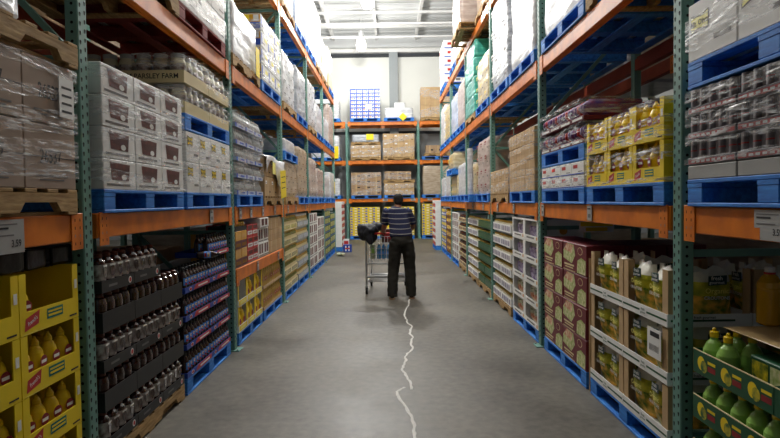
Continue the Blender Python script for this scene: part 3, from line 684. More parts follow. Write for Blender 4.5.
# mustard, two columns beside the camera
ln = 'first floor stack, left'
pallet('L', LFc, 2.45, 0, PW, PD, 'tan_wood', 'yellow mustard trays, first floor stack, left')
mt = mus_tray(.49, .36, .285)
for col in range(2):
    for k in range(4):
        yc = 2.85 - col*.497; z = .131 + k*.288
        lb = f'yellow printed mustard tray, {ORD[k+1]} up, {"beside the first green post" if col == 0 else "at the left edge of the view"}'
        thing('mustard_tray', lb, 'tray', mt, W2('L', LFc, yc, 0, 0, z), rot_at('L'), 'yellow mustard trays on the floor stack')
        top = k == 3
        for j in range(2):
            for p in range(4):
                if top and (p > 0 or j): continue
                lb = f'yellow mustard bottle, {ORD[p+1]}{" behind" if j else ""} in {ORD[k+1]} tray up, {"beside first post" if col == 0 else "at left edge"}'
                o = thing('mustard_bottle', lb, 'bottle', mus, W2('L', LFc, yc, -.165 + p*.11, .058 + j*.1, z + .006), rot_at('L') + random.uniform(-.1, .1), 'yellow mustard bottles')
                part('cap', mus_cap, o)
o = thing('mustard_bottle', 'yellow mustard bottle lying down in the emptied top tray', 'bottle', mus, W2('L', LFc, 2.8, -.06, .14, .131 + 3*.288 + .06), rot_at('L'), 'yellow mustard bottles'); o.rotation_euler = (0, PI/2, 2.24); part('cap', mus_cap, o)
for i in range(6):
    thing('dark_package', f'dark shrink wrapped package above the mustard trays, {ORD[i+1]} from the camera', 'package', wrapped_mesh(.2, .36, .1, 'black_film', i, 1).mesh('package'), W2('L', LFc + .01, 2.01 + i*.205, 0, .02, .131 + 4*.288 + .002), rot_at('L'), 'dark packages above the mustard trays')
# syrup
ln = 'second floor stack, left'; yc = 4.0
z = pallet('L', LFc, yc, 0, PW, PD, 'tan_wood', 'black trays of dark syrup bottles')
st1 = tray(PW/3 - .006, .36, .07, .07, 'black_card', syr_art).mesh('black_tray'); st2 = tray(PW/3 - .006, .36, .12, .12, 'black_card').mesh('plain_black_tray')
for k in range(5):
    lab = k % 2 == 0
    for i in range(3):
        x = -PW/2 + (i + .5)*PW/3
        if k == 4 and i == 2: continue
        thing('syrup_tray', f'black {"badged" if lab else "plain"} syrup tray, {ORD[k+1]} row up, {ORD[i+1]} from the near end', 'tray', st1 if lab else st2, W2('L', LFc, yc, x, 0, z + k*.236), rot_at('L'), 'black syrup trays')
        for j in range(2 if k == 4 else 1):
            for p in range(4):
                o = thing('syrup_bottle', f'dark syrup bottle{" with silver label" if lab else ""}{" behind" if j else ""}, {ORD[k+1]} row up, {ORD[i*4+p+1]} along, second floor stack, left', 'bottle', syr_lab if lab else syr, W2('L', LFc, yc, x + (p - 1.5)*(PW/3 - .03)/4, .05 + j*.1, z + k*.236 + .006), rot_at('L') + random.uniform(-.15, .15), 'dark syrup bottles in black trays'); part('cap', syr_cap, o)
for i in range(4):   # the near side of the stack shows more bottles
    for k in range(4):
        thing('syrup_bottle', f'dark syrup bottle in the near side, {ORD[k+1]} row up, {ORD[i+1]} back', 'bottle', syr_lab, W2('L', LFc, yc, -PW/2 + .06, .16 + i*.1, z + k*.236 + .006), rot_at('L') - PI/2, 'dark syrup bottles on the near side') if i < 2 else None
# barbecue sauce
ln = 'third floor stack, left'; yc = 5.37
z = pallet('L', LFc, yc, 0, PW, PD, 'blue_wood', 'blue and red sauce trays')
bt = tray(PW/2 - .006, .32, .045, .05, 'blue_card', bbq_art).mesh('sauce_tray')
lay_trays('L', LFc, yc, z, PW, PD, 2, 4, .236, bt, bbq, 8, 2, 'blue and red sauce tray', 'dark blue-labelled sauce bottle', ln, 'sauce_bottle', 'bottle', bbq_cap, r=.037, tname='sauce_tray', depth0=.043)
lay_trays('L', LFc, yc, z + 4*.236, PW, PD, 2, 1, .236, bt, bbq, 8, 2, 'topmost blue and red tray', 'topmost dark sauce bottle', ln, 'sauce_bottle', 'bottle', bbq_cap, r=.037, tname='sauce_tray', depth0=.043, skip=((0, 0),))
o = thing('sauce_bottle', 'dark sauce bottle fallen over on the gap of the top row', 'bottle', bbq, W2('L', LFc, yc, -.12, .08, z + 4*.236 + .037), 0, 'dark sauce bottles'); o.rotation_euler = (0, PI/2, .5); part('cap', bbq_cap, o)
# second bay: low shelf
ln = 'fourth floor stack, left'; yc = 6.95
z = pallet('L', LFc, yc, 0, 1.2, PD, 'blue_wood', 'white and yellow jug boxes')
def jugbox(w, d, h):
    m = tray(w, d, h*.26, h, 'white_card', None, h); f = -.001
    m.quad_front(-w/2 + .02, w/2 - .02, .01, h*.25, f, 'yellow_card'); m.quad_front(-w*.3, w*.3, h*.08, h*.2, f*2, 'pale_yellow')
    for x in (-w/2, w/2 - .03): m.box(x, x + .03, .0005, .006, h*.26, h, 'yellow_card')
    m.box(-w/2 + .03, w/2 - .03, d*.9, d - .006, .006, h*.99, 'kraft'); return m.mesh('jug_box')
jb = jugbox(.39, .34, .282)
for k in range(2):
    for i in range(3):
        x = -.4 + i*.4
        thing('jug_box', f'white and yellow open front jug box, {ORD[k+1]} row up, {ORD[i+1]} along, under low left shelf', 'box', jb, W2('L', LFc, yc, x, 0, z + k*.286), rot_at('L'), 'white and yellow jug boxes')
        for p in range(2):
            if k == 1 and i == 0: continue
            o = thing('yellow_jug', f'yellow plastic jug, {ORD[k+1]} row up, {ORD[i*2+p+1]} along, under the low left shelf', 'jug', yj, W2('L', LFc, yc, x - .085 + p*.17, .066, z + k*.286 + .006), rot_at('L'), 'yellow jugs'); part('cap', yj_cap, o)
ln = 'fifth floor stack, left'; yc = 8.3
z = pallet('L', LFc, yc, 0, PW, PD, 'blue_wood', 'trays of tall golden jars')
gt = tray(PW/2 - .006, .3, .04, .05, 'kraft').mesh('kraft_tray')
lay_trays('L', LFc, yc, z, PW, PD, 2, 2, .29, gt, J['gold'], 5, 2, 'low kraft tray', 'tall golden jar', ln, 'golden_jar', 'jar', r=.056, tname='kraft_tray')
# on the low shelf
Z0 = .879; ln = 'low left shelf, near end'
cartons('L', LFc, 6.55, Z0, .52, .5, 2, 2, .2, 'amber_case', 'amber and brown case', 'low left shelf', film=0, drows=1, rear=False)
lay_trays('L', LFc, 6.55, Z0 + .4, .52, .5, 1, 1, .1, tray(.5, .3, .05, .05, 'black_card').mesh('low_black_tray'), jar('amber', 'yellow_plastic', .034, .09), 5, 1, 'low black tray', 'small amber jar', 'low left shelf', 'small_jar', 'jar', r=.034)
cartons('L', LFc, 7.1, Z0, .54, .5, 2, 3, .15, 'red_case', 'dark red printed case', 'low left shelf', drows=1, rear=False)
cartons('L', LFc, 7.7, Z0, .62, .5, 2, 2, .19, 'window_brown', 'white windowed carton', 'low left shelf', drows=1, rear=False)
thing('carton', 'white windowed carton turned out on top, low left shelf', 'carton', get_carton('window_brown', .5, .34, .13, 'L'), W2('L', LFc - .03, 7.64, 0, 0, Z0 + .381), rot_at('L'), 'white windowed cartons of the low left shelf')
cartons('L', LFc, 8.54, Z0, .98, .8, 3, 3, .165, 'kraft_plain', 'plain kraft carton', 'low left shelf', drows=1, rear=False)
# third bay
ln = 'sixth floor stack, left'; yc = 9.87
z = pallet('L', LFc, yc, 0, PW, PD, 'blue_wood', 'cream trays of pickle jars')
ct = tray(PW/2 - .006, .3, .11, .1, 'cream_card', lambda m, w, l: [m.quad_front(-w*.45 + i*w*.18, -w*.33 + i*w*.18, l*.2, l*.8, -.001, 'pickle') for i in range(5)]).mesh('cream_tray')
lay_trays('L', LFc, yc, z, PW, PD, 2, 5, .245, ct, J['pickle'], 7, 1, 'cream printed jar tray', 'green pickle jar', ln, 'pickle_jar', 'jar', r=.042, tname='jar_tray')
ln = 'seventh floor stack, left'; yc = 11.27
z = pallet('L', LFc, yc, 0, PW, PD, 'blue_wood', 'pale trays of tall jars')
wt = tray(PW/2 - .006, .3, .11, .1, 'grey_card', lambda m, w, l: [m.quad_front(-w*.45 + i*w*.18, -w*.31 + i*w*.18, l*.2, l*.8, -.001, 'white_can') for i in range(5)]).mesh('pale_tray')
lay_trays('L', LFc, yc, z, PW, PD, 2, 5, .245, wt, J['brown'], 7, 1, 'pale grey jar tray', 'white-lidded brown jar', ln, 'brown_jar', 'jar', r=.042, tname='jar_tray')
for yc, n, kind, ds, pal, nz, ch in ((12.8, 'eighth', 'window_brown', 'white windowed carton', 'blue_wood', 5, .24), (14.2, 'ninth', 'window_brown', 'white windowed carton', 'blue_wood', 4, .27), (15.73, 'tenth', 'green_mix', 'green mixed print case', 'blue_wood', 6, .2), (17.13, 'eleventh', 'green_mix', 'green mixed print case', 'blue_wood', 5, .22)):
    ln = f'{n} floor stack, left'; z = pallet('L', LFc, yc, 0, PW, PD, pal, f'{ds}s, {ln}'); cartons('L', LFc, yc, z, PW, .7, 2 if kind == 'window_brown' else 3, nz, ch, kind, ds, ln, drows=1)
# end stacks standing out into the cross aisle
for side, face, nmz in (('L', 1.5, 'left'), ('R', 1.46, 'right')):
    z = pallet(side, face, 18.75, 0, 1.2, PD, 'blue_wood', f'red and white cases at the {nmz} rack end')
    cartons(side, face, 18.75, z, 1.2, PD, 3, 7, .205, 'red_white', 'red and white case', f'stack past {nmz} rack end', rear=True)

# ================================================================== RIGHT, FLOOR LEVEL
yc = 2.42
z = pallet('R', RFc, yc, 0, PW, PD, 'blue_wood', 'green lime juice trays')
lt = tray(PW/2 - .006, .36, .125, .125, 'dark_green', lime_art).mesh('juice_tray')
lay_trays('R', RFc, yc, z + .03, PW, PD, 2, 3, .245, lt, limeb, 5, 2, 'green lemon print tray', 'green juice bottle', 'first floor stack, right', 'juice_bottle', 'bottle', lime_cap, r=.058, tname='juice_tray', caplabel='yellow twist cap', drop=lambda n, k, p: k == 2 and not (n == 1 and p >= 3))
for i in range(3):
    thing('green_case', f'dark green printed case in the top juice trays, {ORD[i+1]} from the camera', 'case', get_carton('green_mix', .29, .22, .17, 'R'), W2('R', RFc, 2.42, (.48, .17, -.17)[i], .1, z + .03 + 2*.245 + .007), rot_at('R'), 'dark green cases in the top juice trays')
sh = MB(); sh.rbox(-.62, .5, .1, .9, 0, .006, 'tape', .002)
thing('cardboard_sheet', 'pale cardboard sheet lying on the green juice bottles', 'cardboard', sh.mesh('sheet'), W2('R', RFc, 2.42, .08, 0, .915), rot_at('R'))
for i in range(3):
    o = thing('oil_jug', f'tall yellow oil jug on the cardboard sheet, {["nearest the camera", "in the middle", "farthest from the camera"][i]}', 'jug', jug, W2('R', RFc, 2.77 - i*.17 if False else 2.13 + i*.43, 0, .36, .9215), rot_at('R'), 'oil jugs on the sheet') if i < 3 else None
    o.scale = (.92, .92, .9); part('cap', jug_cap, o, label='white screw cap'); part('neck_ring', jug_ring, o)
# croutons
ln = 'second floor stack, right'; yc = 4.0
z = pallet('R', RFc, yc, 0, PW, PD, 'blue_wood', 'white crouton trays')
def cr_art(m, w, l):
    m.quad_front(-w*.49, w*.49, l*.42, l*.58, -.001, 'dark_green'); m.quad_front(-.05, .05, l*.2, l*.82, -.0016, 'white_card'); m.text_front('fresh', 0, l*.64, l*.34, -.0024, 'dark_green'); m.text_front('gourmet', 0, l*.36, l*.26, -.0024, 'dark_green')
    m.quad_side(.02, .4, l*.42, l*.58, w/2 + .001, 'dark_green'); m.text_side('fresh gourmet', .22, l*.75, l*.3, w/2 + .002, 'ink')
def cr_tray(w, d, h):
    m = tray(w, d, .075, .075, 'white_card', cr_art); p = .07
    for x in (-w/2 + .006, w/2 - .006 - p):
        m.box(x, x + p, .007, .012, .006, h, 'kraft'); m.box(x, x + p, d - .012, d - .007, .006, h, 'kraft')
    m.box(w/2 - .012, w/2 - .007, .012, .08, .006, h, 'kraft'); m.box(-w/2 + .007, -w/2 + .012, .012, .08, .006, h, 'kraft'); return m
crt = cr_tray(PW/2 - .006, .5, .335); crt_mesh = crt.mesh('crouton_tray')
for k in range(3):
    for i in range(2):
        near = 1 - i
        for j in range(2):
            if j and near: continue
            thing('crouton_tray', f'white and green crouton tray{" behind" if j else ""}, {ORD[k+1]} row up, {ORD[near+1]} along, second floor stack, right', 'tray', crt_mesh, W2('R', RFc, yc, -PW/4 + i*PW/2, j*.506, z + k*.345), rot_at('R'), 'white crouton trays')
            for q, (bx, by, br) in enumerate(((-.15, .1, .05), (.12, .1, -.06), (.21, .31, PI/2), (-.1, .31, .05))):
                if q >= (2 if near and j else 5): continue
                o = thing('crouton_bag', f'olive crouton bag with crimped top, tray{" behind" if j else ""} {ORD[k+1]} row up, {ORD[near+1]} along, {["far", "middle", "near", "inner", "rear"][q]} one', 'bag', cb, W2('R', RFc, yc, -PW/4 + i*PW/2 + bx, by + j*.506, z + k*.345 + .008), rot_at('R') + br*(1 if q != 2 else 1), 'olive crouton bags')
pa = MB().box(-.09, .09, -.003, 0, -.09, .09, 'white_card'); pa.quad_front(-.05, .07, .04, .07, -.004, 'ink')
for k in range(8): pa.quad_front(-.06 + k*.016, -.053 + k*.016, -.05, -.01, -.004, 'ink')
thing('barcode_sign', 'white barcode card on the near crouton tray post', 'label', pa.mesh('barcode'), W2('R', RFc - .008, 3.5, 0, 0, .7), rot_at('R'))
# maroon snack boxes
ln = 'third floor stack, right'; yc = 5.4
z = pallet('R', RFc, yc, 0, PW, PD, 'blue_wood', 'maroon snack boxes')
cartons('R', RFc, yc, z, PW, PD, 2, 4, .265, 'maroon', 'maroon printed snack box', ln, rear=True, drows=3, rearall=False, gap=.012, jit=.01, cat='box', name='snack_box')
thing('cardboard_divider', 'brown cardboard sheet between crouton trays and maroon boxes', 'cardboard', MB().box(-.004, .004, 0, .5, 0, 1.1, 'kraft').mesh('divider'), W2('R', RFc + .01, 4.702, 0, 0, .001), rot_at('R'))
o = thing('paper_sign', 'small yellow and white card hanging under the right middle beam', 'sign', MB().box(-.16, .16, -.004, 0, -.05, .05, 'white_card').quad_front(-.15, .15, .005, .045, -.005, 'yellow_sign').quad_front(-.1, .1, -.04, -.005, -.005, 'yellow_card').mesh('card'), (XR + .3, 5.3, 1.33), 0)
# white display boxes
ln = 'fourth floor stack, right'; yc = 6.93
z = pallet('R', RFc, yc, 0, PW, PD, 'blue_wood', 'white window display boxes')
def disp(w, d, h):
    m = tray(w, d, h*.22, h, 'white_card', None, h); f = -.001
    for x in (-w/2, w/2 - .05): m.box(x, x + .05, .0005, .006, h*.22, h, 'white_card')
    m.box(-w/2, w/2, .0005, .006, h - .02, h, 'white_card'); m.box(-w/2, w/2, 0, d, h - .004, h, 'white_card')
    m.quad_front(-w*.3, w*.25, h*.08, h*.15, f, 'grey_ink'); m.disc_front(w*.42, h*.12, .026, .022, f, 'gold_ink')
    m.add([(w/2 + .001, .28 + .045*math.cos(2*PI*k/12), h*.5 + .045*math.sin(2*PI*k/12)) for k in range(12)], [tuple(range(12))], 'gold_ink'); return m.mesh('display_box')
db = disp(PW/2 - .008, .5, .242)
for k in range(5):
    for i in range(2):
        near = 1 - i
        thing('display_box', f'white display box with window, {ORD[k+1]} row up, {ORD[near+1]} along, fourth floor stack, right', 'box', db, W2('R', RFc, yc, -PW/4 + i*PW/2, 0, z + k*.245), rot_at('R'), 'white window display boxes')
        for p in range(3):
            pur = k >= 2; o = thing('snack_bag', f'{"purple" if pur else "green"} bag in a white window box, {ORD[k+1]} row up, {ORD[near*3+3-p]} along', 'bag', pb if pur else gb, W2('R', RFc, yc, -PW/4 + i*PW/2 - .19 + p*.19, .09, z + k*.245 + .007), rot_at('R') + random.uniform(-.1, .1), 'bags in the white window boxes')
# jar trays along the right
def label_art(c): return lambda m, w, l: [m.quad_front(-w*.46 + i*w*.185, -w*.33 + i*w*.185, l*.2, l*.8, -.001, c) for i in range(5)]
tw = tray(PW/2 - .006, .3, .11, .1, 'white_card', label_art('milk_card')).mesh('white_jar_tray')
tg = tray(PW/2 - .006, .3, .12, .1, 'dark_green', label_art('green_can')).mesh('green_jar_tray')
tb = tray(PW/2 - .006, .3, .09, .1, 'cream_card', label_art('brown_pic')).mesh('cream_jar_tray')
for yc, tm, pr, dt, dp, n, nz, pal, pi in ((8.37, tw, 'white', 'white printed jar tray', 'gold-lidded pale jar', 'fifth', 6, 'tan_wood', .2), (9.87, tg, 'green', 'dark green jar tray', 'gold-lidded green jar', 'sixth', 6, 'tan_wood', .195),
                                       (11.27, tw, 'white', 'white printed jar tray', 'gold-lidded pale jar', 'seventh', 6, 'tan_wood', .195), (12.8, tb, 'choc', 'cream printed tray', 'red-lidded brown jar', 'eighth', 6, 'tan_wood', .195)):
    ln = f'{n} floor stack, right'; z = pallet('R', RFc, yc, 0, PW, PD, pal, f'{dt}s, {ln}')
    lay_trays('R', RFc, yc, z, PW, PD, 2, nz, pi, tm, J[pr], 7, 1, dt, dp, ln, 'jar', 'jar', r=.042, tname='jar_tray')
for yc, n, kind, ds, nz, ch in ((14.2, 'ninth', 'window_brown', 'white windowed case', 6, .19), (15.73, 'tenth', 'amber_case', 'amber and brown case', 6, .19), (17.13, 'eleventh', 'blue_yellow', 'blue and yellow case', 6, .2)):
    ln = f'{n} floor stack, right'; z = pallet('R', RFc, yc, 0, PW, PD, 'blue_wood', f'{ds}s, {ln}'); cartons('R', RFc, yc, z, PW, .7, 3, nz, ch, kind, ds, ln, drows=1)

# ================================================================== MIDDLE SHELF (level A)
LA, RA = XL - .02, XR - .02
def ML(y, n): return f'{ORD[n]} load, left middle shelf'
def MR(y, n): return f'{ORD[n]} load, right middle shelf'
# left
ln = ML(0, 1); yc = 2.41
z = pallet('L', LA, yc, A, PW, PD, 'tan_wood', f'brown numbered cartons, {ln}')
z = cartons('L', LA, yc, z, PW, PD, 3, 2, .315, 'kraft_num', 'brown numbered carton', ln, film=5)
z = pallet('L', LA - .02, yc + .01, z + .003, PW, PD, 'tan_wood', 'grey wrapped load stacked on brown cartons')
wrapped('L', LA, 2.2, z, 1.05, .95, .36, 'wrap_silver', 'grey wrapped load on the double stacked pallet at left edge', 3, 2)
sign('L', LA - .016, 2.95, 2.14, 'white printed label sheet on the brown cartons', .13, .2, 'white_card', 0, 0, 4, 'label_sheet')
ln = ML(0, 2); yc = 4.0
z = pallet('L', LA, yc, A, PW, PD, 'blue_wood', f'white picture cartons, {ln}')
z = cartons('L', LA, yc, z, PW, PD, 3, 4, .186, 'white_pic', 'white red-picture carton', ln, film=5)
ln = ML(0, 3); yc = 5.38
z = pallet('L', LA, yc, A, PW, PD, 'blue_wood', f'white logo cartons, {ln}')
z = cartons('L', LA, yc, z, PW, PD, 4, 2, .255, 'white_logo', 'white yellow-logo carton', ln, film=3, rear=False)
z = pallet('L', LA, yc, z + .003, PW, PD, 'blue_wood', 'parsley jar trays stacked on white cartons')
def par_art(m, w, l): m.text_front('FARM PARSLEY FARM', .19, l*.5, l*.58, -.001, 'ink', .95)
pt = tray(.99, PW/2 - .01, .1, .1, 'cream_card', par_art).mesh('parsley_tray')
for k in range(2):
    for i in range(2):
        o = thing('parsley_tray', f'cream parsley tray, {ORD[k+1]} row up, {ORD[i+1]} from near end, {ln}', 'tray', pt, (-LA - .5, yc - PW/2 + i*PW/2 + .005, z + k*.25), 0, 'cream parsley trays')
        for p in range(7):
            for q in range(4 if p == 6 else (1 if i == 0 else 0)):
                # the row on the near side, then the column along the aisle face
                thing('parsley_jar', f'parsley jar in cream tray, {ORD[k+1]} row up, tray {ORD[i+1]} along, {ORD[7-p]} from aisle, {ORD[q+1]} along', 'jar', J['parsley'], (-LA - .5 - .42 + p*.14, yc - PW/2 + i*PW/2 + .08 + q*.15, z + k*.25 + .006), 0, 'parsley jars')
thing('stretch_film', f'clear stretch film round the parsley jar trays, {ln}', 'plastic film', film_bands(PW, .5, .49, 2, 77), W2('L', LA, yc, 0, 0, z), rot_at('L'), 'clear stretch films')
ln = ML(0, 4); yc = 6.93
z = pallet('L', LA, yc, A, PW, PD, 'blue_wood', f'clear bottle trays, {ln}')
btl = MB().lathe([(.03, 0), (.036, .006), (.037, .08), (.035, .1), (.016, .135), (.0145, .15), (.0165, .15, 'white_plastic'), (.0165, .168, 'white_plastic')], 'clear_bottle', 10)
btl.quad_front(-.02, .02, .03, .07, -.0372, 'silver_label'); btl = btl.mesh('clear_bottle')
cl = tray(PW/3 - .006, .34, .045, .05, 'wrap_blue', lambda m, w, l: (m.quad_front(-w*.5, -w*.36, l*.0, l, -.001, 'blue_ink'), m.quad_front(-w*.1, w*.3, l*.3, l*.7, -.001, 'blue_ink'))).mesh('bottle_tray')
lay_trays('L', LA, yc, z, PW, PD, 3, 5, .186, cl, btl, 5, 1, 'blue bottle tray', 'clear bottle', ln, 'clear_bottle', 'bottle', r=.038, tname='bottle_tray')
thing('stretch_film', f'clear stretch film round the bottle trays, {ln}', 'plastic film', film_bands(PW, .6, .93, 3, 78), W2('L', LA, yc, 0, 0, z), rot_at('L'), 'clear stretch films')
ln = ML(0, 5); yc = 8.3
z = pallet('L', LA, yc, A, PW, PD, 'tan_wood', f'loosely draped brown cartons, {ln}')
z2 = cartons('L', LA, yc, z, PW - .08, PD, 3, 2, .27, 'kraft', 'draped brown carton', ln, rear=True)
dr = MB(); nx_, ny_ = 22, 8
vs = []
for a in range(ny_):
    for b in range(nx_):
        t = a/(ny_ - 1); x = -.64 + 1.28*b/(nx_ - 1); nzv = noise.noise(Vector((x*5, t*4, 2)))
        y = .5 - t*.9 if t < .56 else -.02 - .03*abs(nzv); zz = .55 + .025*nzv + .02 if t < .56 else .57 - (t - .5)*(.5 + .35*math.sin(x*5))
        vs.append((x, max(y, -.05 - .02*abs(nzv)) if t >= .56 else max(y, -.02), zz))
dr.add(vs, [(a*nx_ + b, a*nx_ + b + 1, (a+1)*nx_ + b + 1, (a+1)*nx_ + b) for a in range(ny_ - 1) for b in range(nx_ - 1)], 'wrap_white', True)
thing('plastic_sheet', 'loose white plastic sheet draped over brown cartons, left middle shelf', 'plastic film', dr.mesh('drape'), W2('L', LA - .012, yc, 0, 0, z), rot_at('L'))
sign('L', LA - .09, 8.55, 1.86, 'bright yellow paper sign on the draped brown cartons', .42, .4, 'yellow_sign', 0, -.08, 3)
sign('L', LA - .075, 7.95, 2.06, 'pale yellow paper slip on the draped brown cartons', .2, .16, 'pale_yellow', 0, .05)
ln = ML(0, 6); yc = 9.9
z = pallet('L', LA, yc, A, PW, PD, 'tan_wood', f'tan wrapped load, {ln}')
z = wrapped('L', LA, yc, z, 1.28, PD, .6, 'wrap_tan', 'tan wrapped load topped by a blue pallet, left middle shelf', 11, 3, ('kraft2', 3))
z = pallet('L', LA, yc, z + .002, PW, PD, 'blue_wood', 'crumpled white film bundle on left middle shelf')
wrapped('L', LA, yc, z, 1.1, .9, .22, 'wrap_white', 'crumpled white film bundle on a blue pallet, left middle shelf', 12, 1)
for yc, n, mtl, h, pr, ds, rows in ((11.28, 7, 'wrap_tan', .95, ('kraft2', 3), 'tall tan wrapped load', 4), (12.83, 8, 'wrap_pink', .85, ('white_card', 3), 'pinkish wrapped carton load', 3), (14.22, 9, 'wrap_pink', .7, ('red_ink', 3), 'pinkish wrapped load with red prints', 3), (15.76, 10, 'wrap_white', .6, None, 'low white wrapped load', 2), (17.13, 11, 'wrap_white', .75, None, 'white wrapped sacks load', 3)):
    ln = ML(0, n); z = pallet('L', LA, yc, A, PW, PD, 'blue_wood', f'{ds}, {ln}'); wrapped('L', LA, yc, z, 1.28, PD, h, mtl, f'{ds}, {ln}', n*3, rows, pr)
sign('L', LA - .02, 17.4, 2.0, 'small yellow sign on the farthest left middle shelf load', .16, .36)
# right
ln = MR(0, 1); yc = 2.42
z = pallet('R', RA, yc, A, PW, PD, 'blue_wood', f'dark wrapped can trays, {ln}')
z = cartons('R', RA, yc, z, PW, PD, 3, 1, .075, 'grey_plain', 'pale flat carton', ln, name='flat_carton')
cantray = {}
def can_case(w, d, h):
    m = MB(); m.rbox(-w/2, w/2, 0, d, 0, h*.3, 'can_grey', .004)
    m.quad_front(-w/2 + .01, w/2 - .01, h*.05, h*.22, -.001, 'red_ink'); [m.quad_front(-w*.4 + k*w*.11, -w*.33 + k*w*.11, h*.09, h*.18, -.002, 'grey_card') for k in range(7)]
    n = 5
    for i in range(n): m.lathe([(w/n*.5, h*.3), (w/n*.49, h*.55, 'can_grey'), (w/n*.49, h*.6, 'red_ink'), (w/n*.49, h*.62, 'can_grey'), (w/n*.49, h*.95), (w/n*.42, h*.97)], 'can_grey', 10, -w/2 + (i + .5)*w/n, w/n*.48)
    m.box(-w/2 + .01, w/2 - .01, w/n*.14, d - .01, h*.3, h*.94, 'can_grey')
    return m.mesh('can_case')
cc = can_case(PW/3 - .008, PD/2 - .008, .13)
for k in range(3):
    for i in range(3):
        for j in range(1): thing('can_tray', f'dark red-striped can tray, {ORD[k+1]} row up, {ORD[3-i]} along, {ln}', 'tray', cc, W2('R', RA, yc, -PW/2 + (i + .5)*PW/3, 0, z + k*.132), rot_at('R'), 'dark can trays')
thing('stretch_film', f'clear stretch film round the dark can trays, {ln}', 'plastic film', film_bands(PW, PD, .4, 5, 21), W2('R', RA, yc, 0, 0, z), rot_at('R'), 'clear stretch films')
z = pallet('R', RA, yc, z + .4, PW, PD, 'blue_wood', 'white yellow-logo cartons above the dark can trays')
cartons('R', RA, yc, z, PW, PD, 3, 1, .3, 'white_big_logo', 'white yellow-logo carton', ln, film=2)
ln = MR(0, 2); yc = 3.985
z = pallet('R', RA, yc, A, PW, PD, 'blue_wood', f'yellow mustard trays, {ln}')
mt2 = mus_tray(PW/3 - .008, .4, .245)
lay_trays('R', RA, yc, z, PW, PD, 3, 2, .25, mt2, mus, 3, 2, 'yellow wrapped mustard tray', 'wrapped mustard bottle', ln, 'mustard_bottle', 'bottle', mus_cap, r=.046, tname='mustard_tray', depth0=.058)
thing('stretch_film', f'clear stretch film round the yellow mustard trays, {ln}', 'plastic film', film_bands(PW, .9, .5, 6, 31), W2('R', RA, yc, 0, 0, z), rot_at('R'), 'clear stretch films')
ln = MR(0, 3); yc = 5.35
z = pallet('R', RA, yc, A, PW, PD, 'blue_wood', f'low wrapped cartons, {ln}')
z = cartons('R', RA, yc, z, PW, PD, 4, 2, .11, 'white_red', 'pale wrapped carton', ln, film=3, rear=True)
z = pallet('R', RA, yc, z + .003, PW, PD, 'blue_wood', 'red snack packs, right middle shelf')
def snackpack(w, d, h):
    m = MB(); m.rbox(-w/2, w/2, 0, d, 0, h*.2, 'maroon', .003)
    for i in range(4): m.ball((-w/2 + (i + .5)*w/4, d*.3, h*.56), (w/8.2, d*.3, h*.43), ('snack', 'red_card', 'purple_bag', 'snack')[i], 10)
    m.rbox(-w/2 + .01, w/2 - .01, d*.3, d - .01, h*.2, h*.9, 'snack', .01); m.quad_front(-w*.4, w*.4, h*.05, h*.15, -.001, 'white_card'); return m.mesh('snack_pack')
sp = snackpack(PW/4 - .008, PD/2 - .008, .185)
for k in range(2):
    for i in range(4):
        for j in range(2):
            if j and i != 3 and k == 0: continue
            thing('snack_pack', f'red snack pack{" behind" if j else ""}, {ORD[k+1]} row up, {ORD[4-i]} along, {ln}', 'package', sp, W2('R', RA, yc, -PW/2 + (i + .5)*PW/4, j*PD/2, z + k*.189), rot_at('R'), 'red snack packs')
thing('stretch_film', f'clear stretch film round the red snack packs, {ln}', 'plastic film', film_bands(PW, PD, .38, 4, 41), W2('R', RA, yc, 0, 0, z), rot_at('R'), 'clear stretch films')
ln = MR(0, 4); yc = 6.95
z = pallet('R', RA, yc, A, PW, PD, 'blue_wood', f'tall brown carton stack, {ln}')
cartons('R', RA, yc, z, PW, PD, 3, 4, .178, 'kraft_plain', 'brown wrapped carton', ln, film=5)
ln = MR(0, 5); yc = 8.35
z = pallet('R', RA, yc, A, PW, PD, 'tan_wood', f'small brown cartons, {ln}')
cartons('R', RA, yc, z, PW, PD, 3, 2, .17, 'kraft', 'small brown carton', ln, film=2)
ln = MR(0, 6); yc = 9.87
z = pallet('R', RA, yc, A, PW, PD, 'blue_wood', f'tall pinkish wrapped load, {ln}')
wrapped('R', RA, yc, z, 1.28, PD, .93, 'wrap_pink', f'tall pinkish wrapped load, {ln}', 51, 4, ('red_ink', 3))
ln = MR(0, 7); yc = 11.27
z = pallet('R', RA - .12, yc, A, PW, PD, 'blue_wood', f'cream wrapped load, {ln}')
z0 = z; z = wrapped('R', RA + .02, yc, z, 1.2, PD, .6, 'wrap_cream', f'cream wrapped load, {ln}', 53, 2, ('kraft', 3))
thing('plastic_roll', 'tall white plastic roll standing out of the cream load', 'roll', MB().lathe([(.05, 0), (.055, .01), (.055, .85), (.05, .86)], 'wrap_white', 14).mesh('roll'), W2('R', RA - .06, 10.8, 0, .0, z0 + .001), 0)
for yc, n, mtl, h, ds, pr in ((12.83, 8, 'wrap_white', .7, 'white wrapped load', None), (14.22, 9, 'wrap_cream', .5, 'low cream wrapped load', ('yellow_card', 3)), (15.76, 10, 'wrap_white', .75, 'white wrapped sacks load', None), (17.13, 11, 'wrap_white', .55, 'lower white wrapped sacks load', None)):
    ln = MR(0, n); z = pallet('R', RA, yc, A, PW, PD, 'blue_wood', f'{ds}, {ln}'); wrapped('R', RA, yc, z, 1.28, PD, h, mtl, f'{ds}, {ln}', n*5, 3, pr)
z = pallet('R', RA - .1, 14.22, A + .142 + .502, 1.2, PD, 'blue_wood', 'yellow and white sack bundle, right middle shelf')
wrapped('R', RA - .08, 14.22, z, 1.1, .9, .38, 'wrap_cream', 'yellow and white sack bundle on a raised blue pallet, right middle shelf', 88, 1, ('yellow_card', 2))
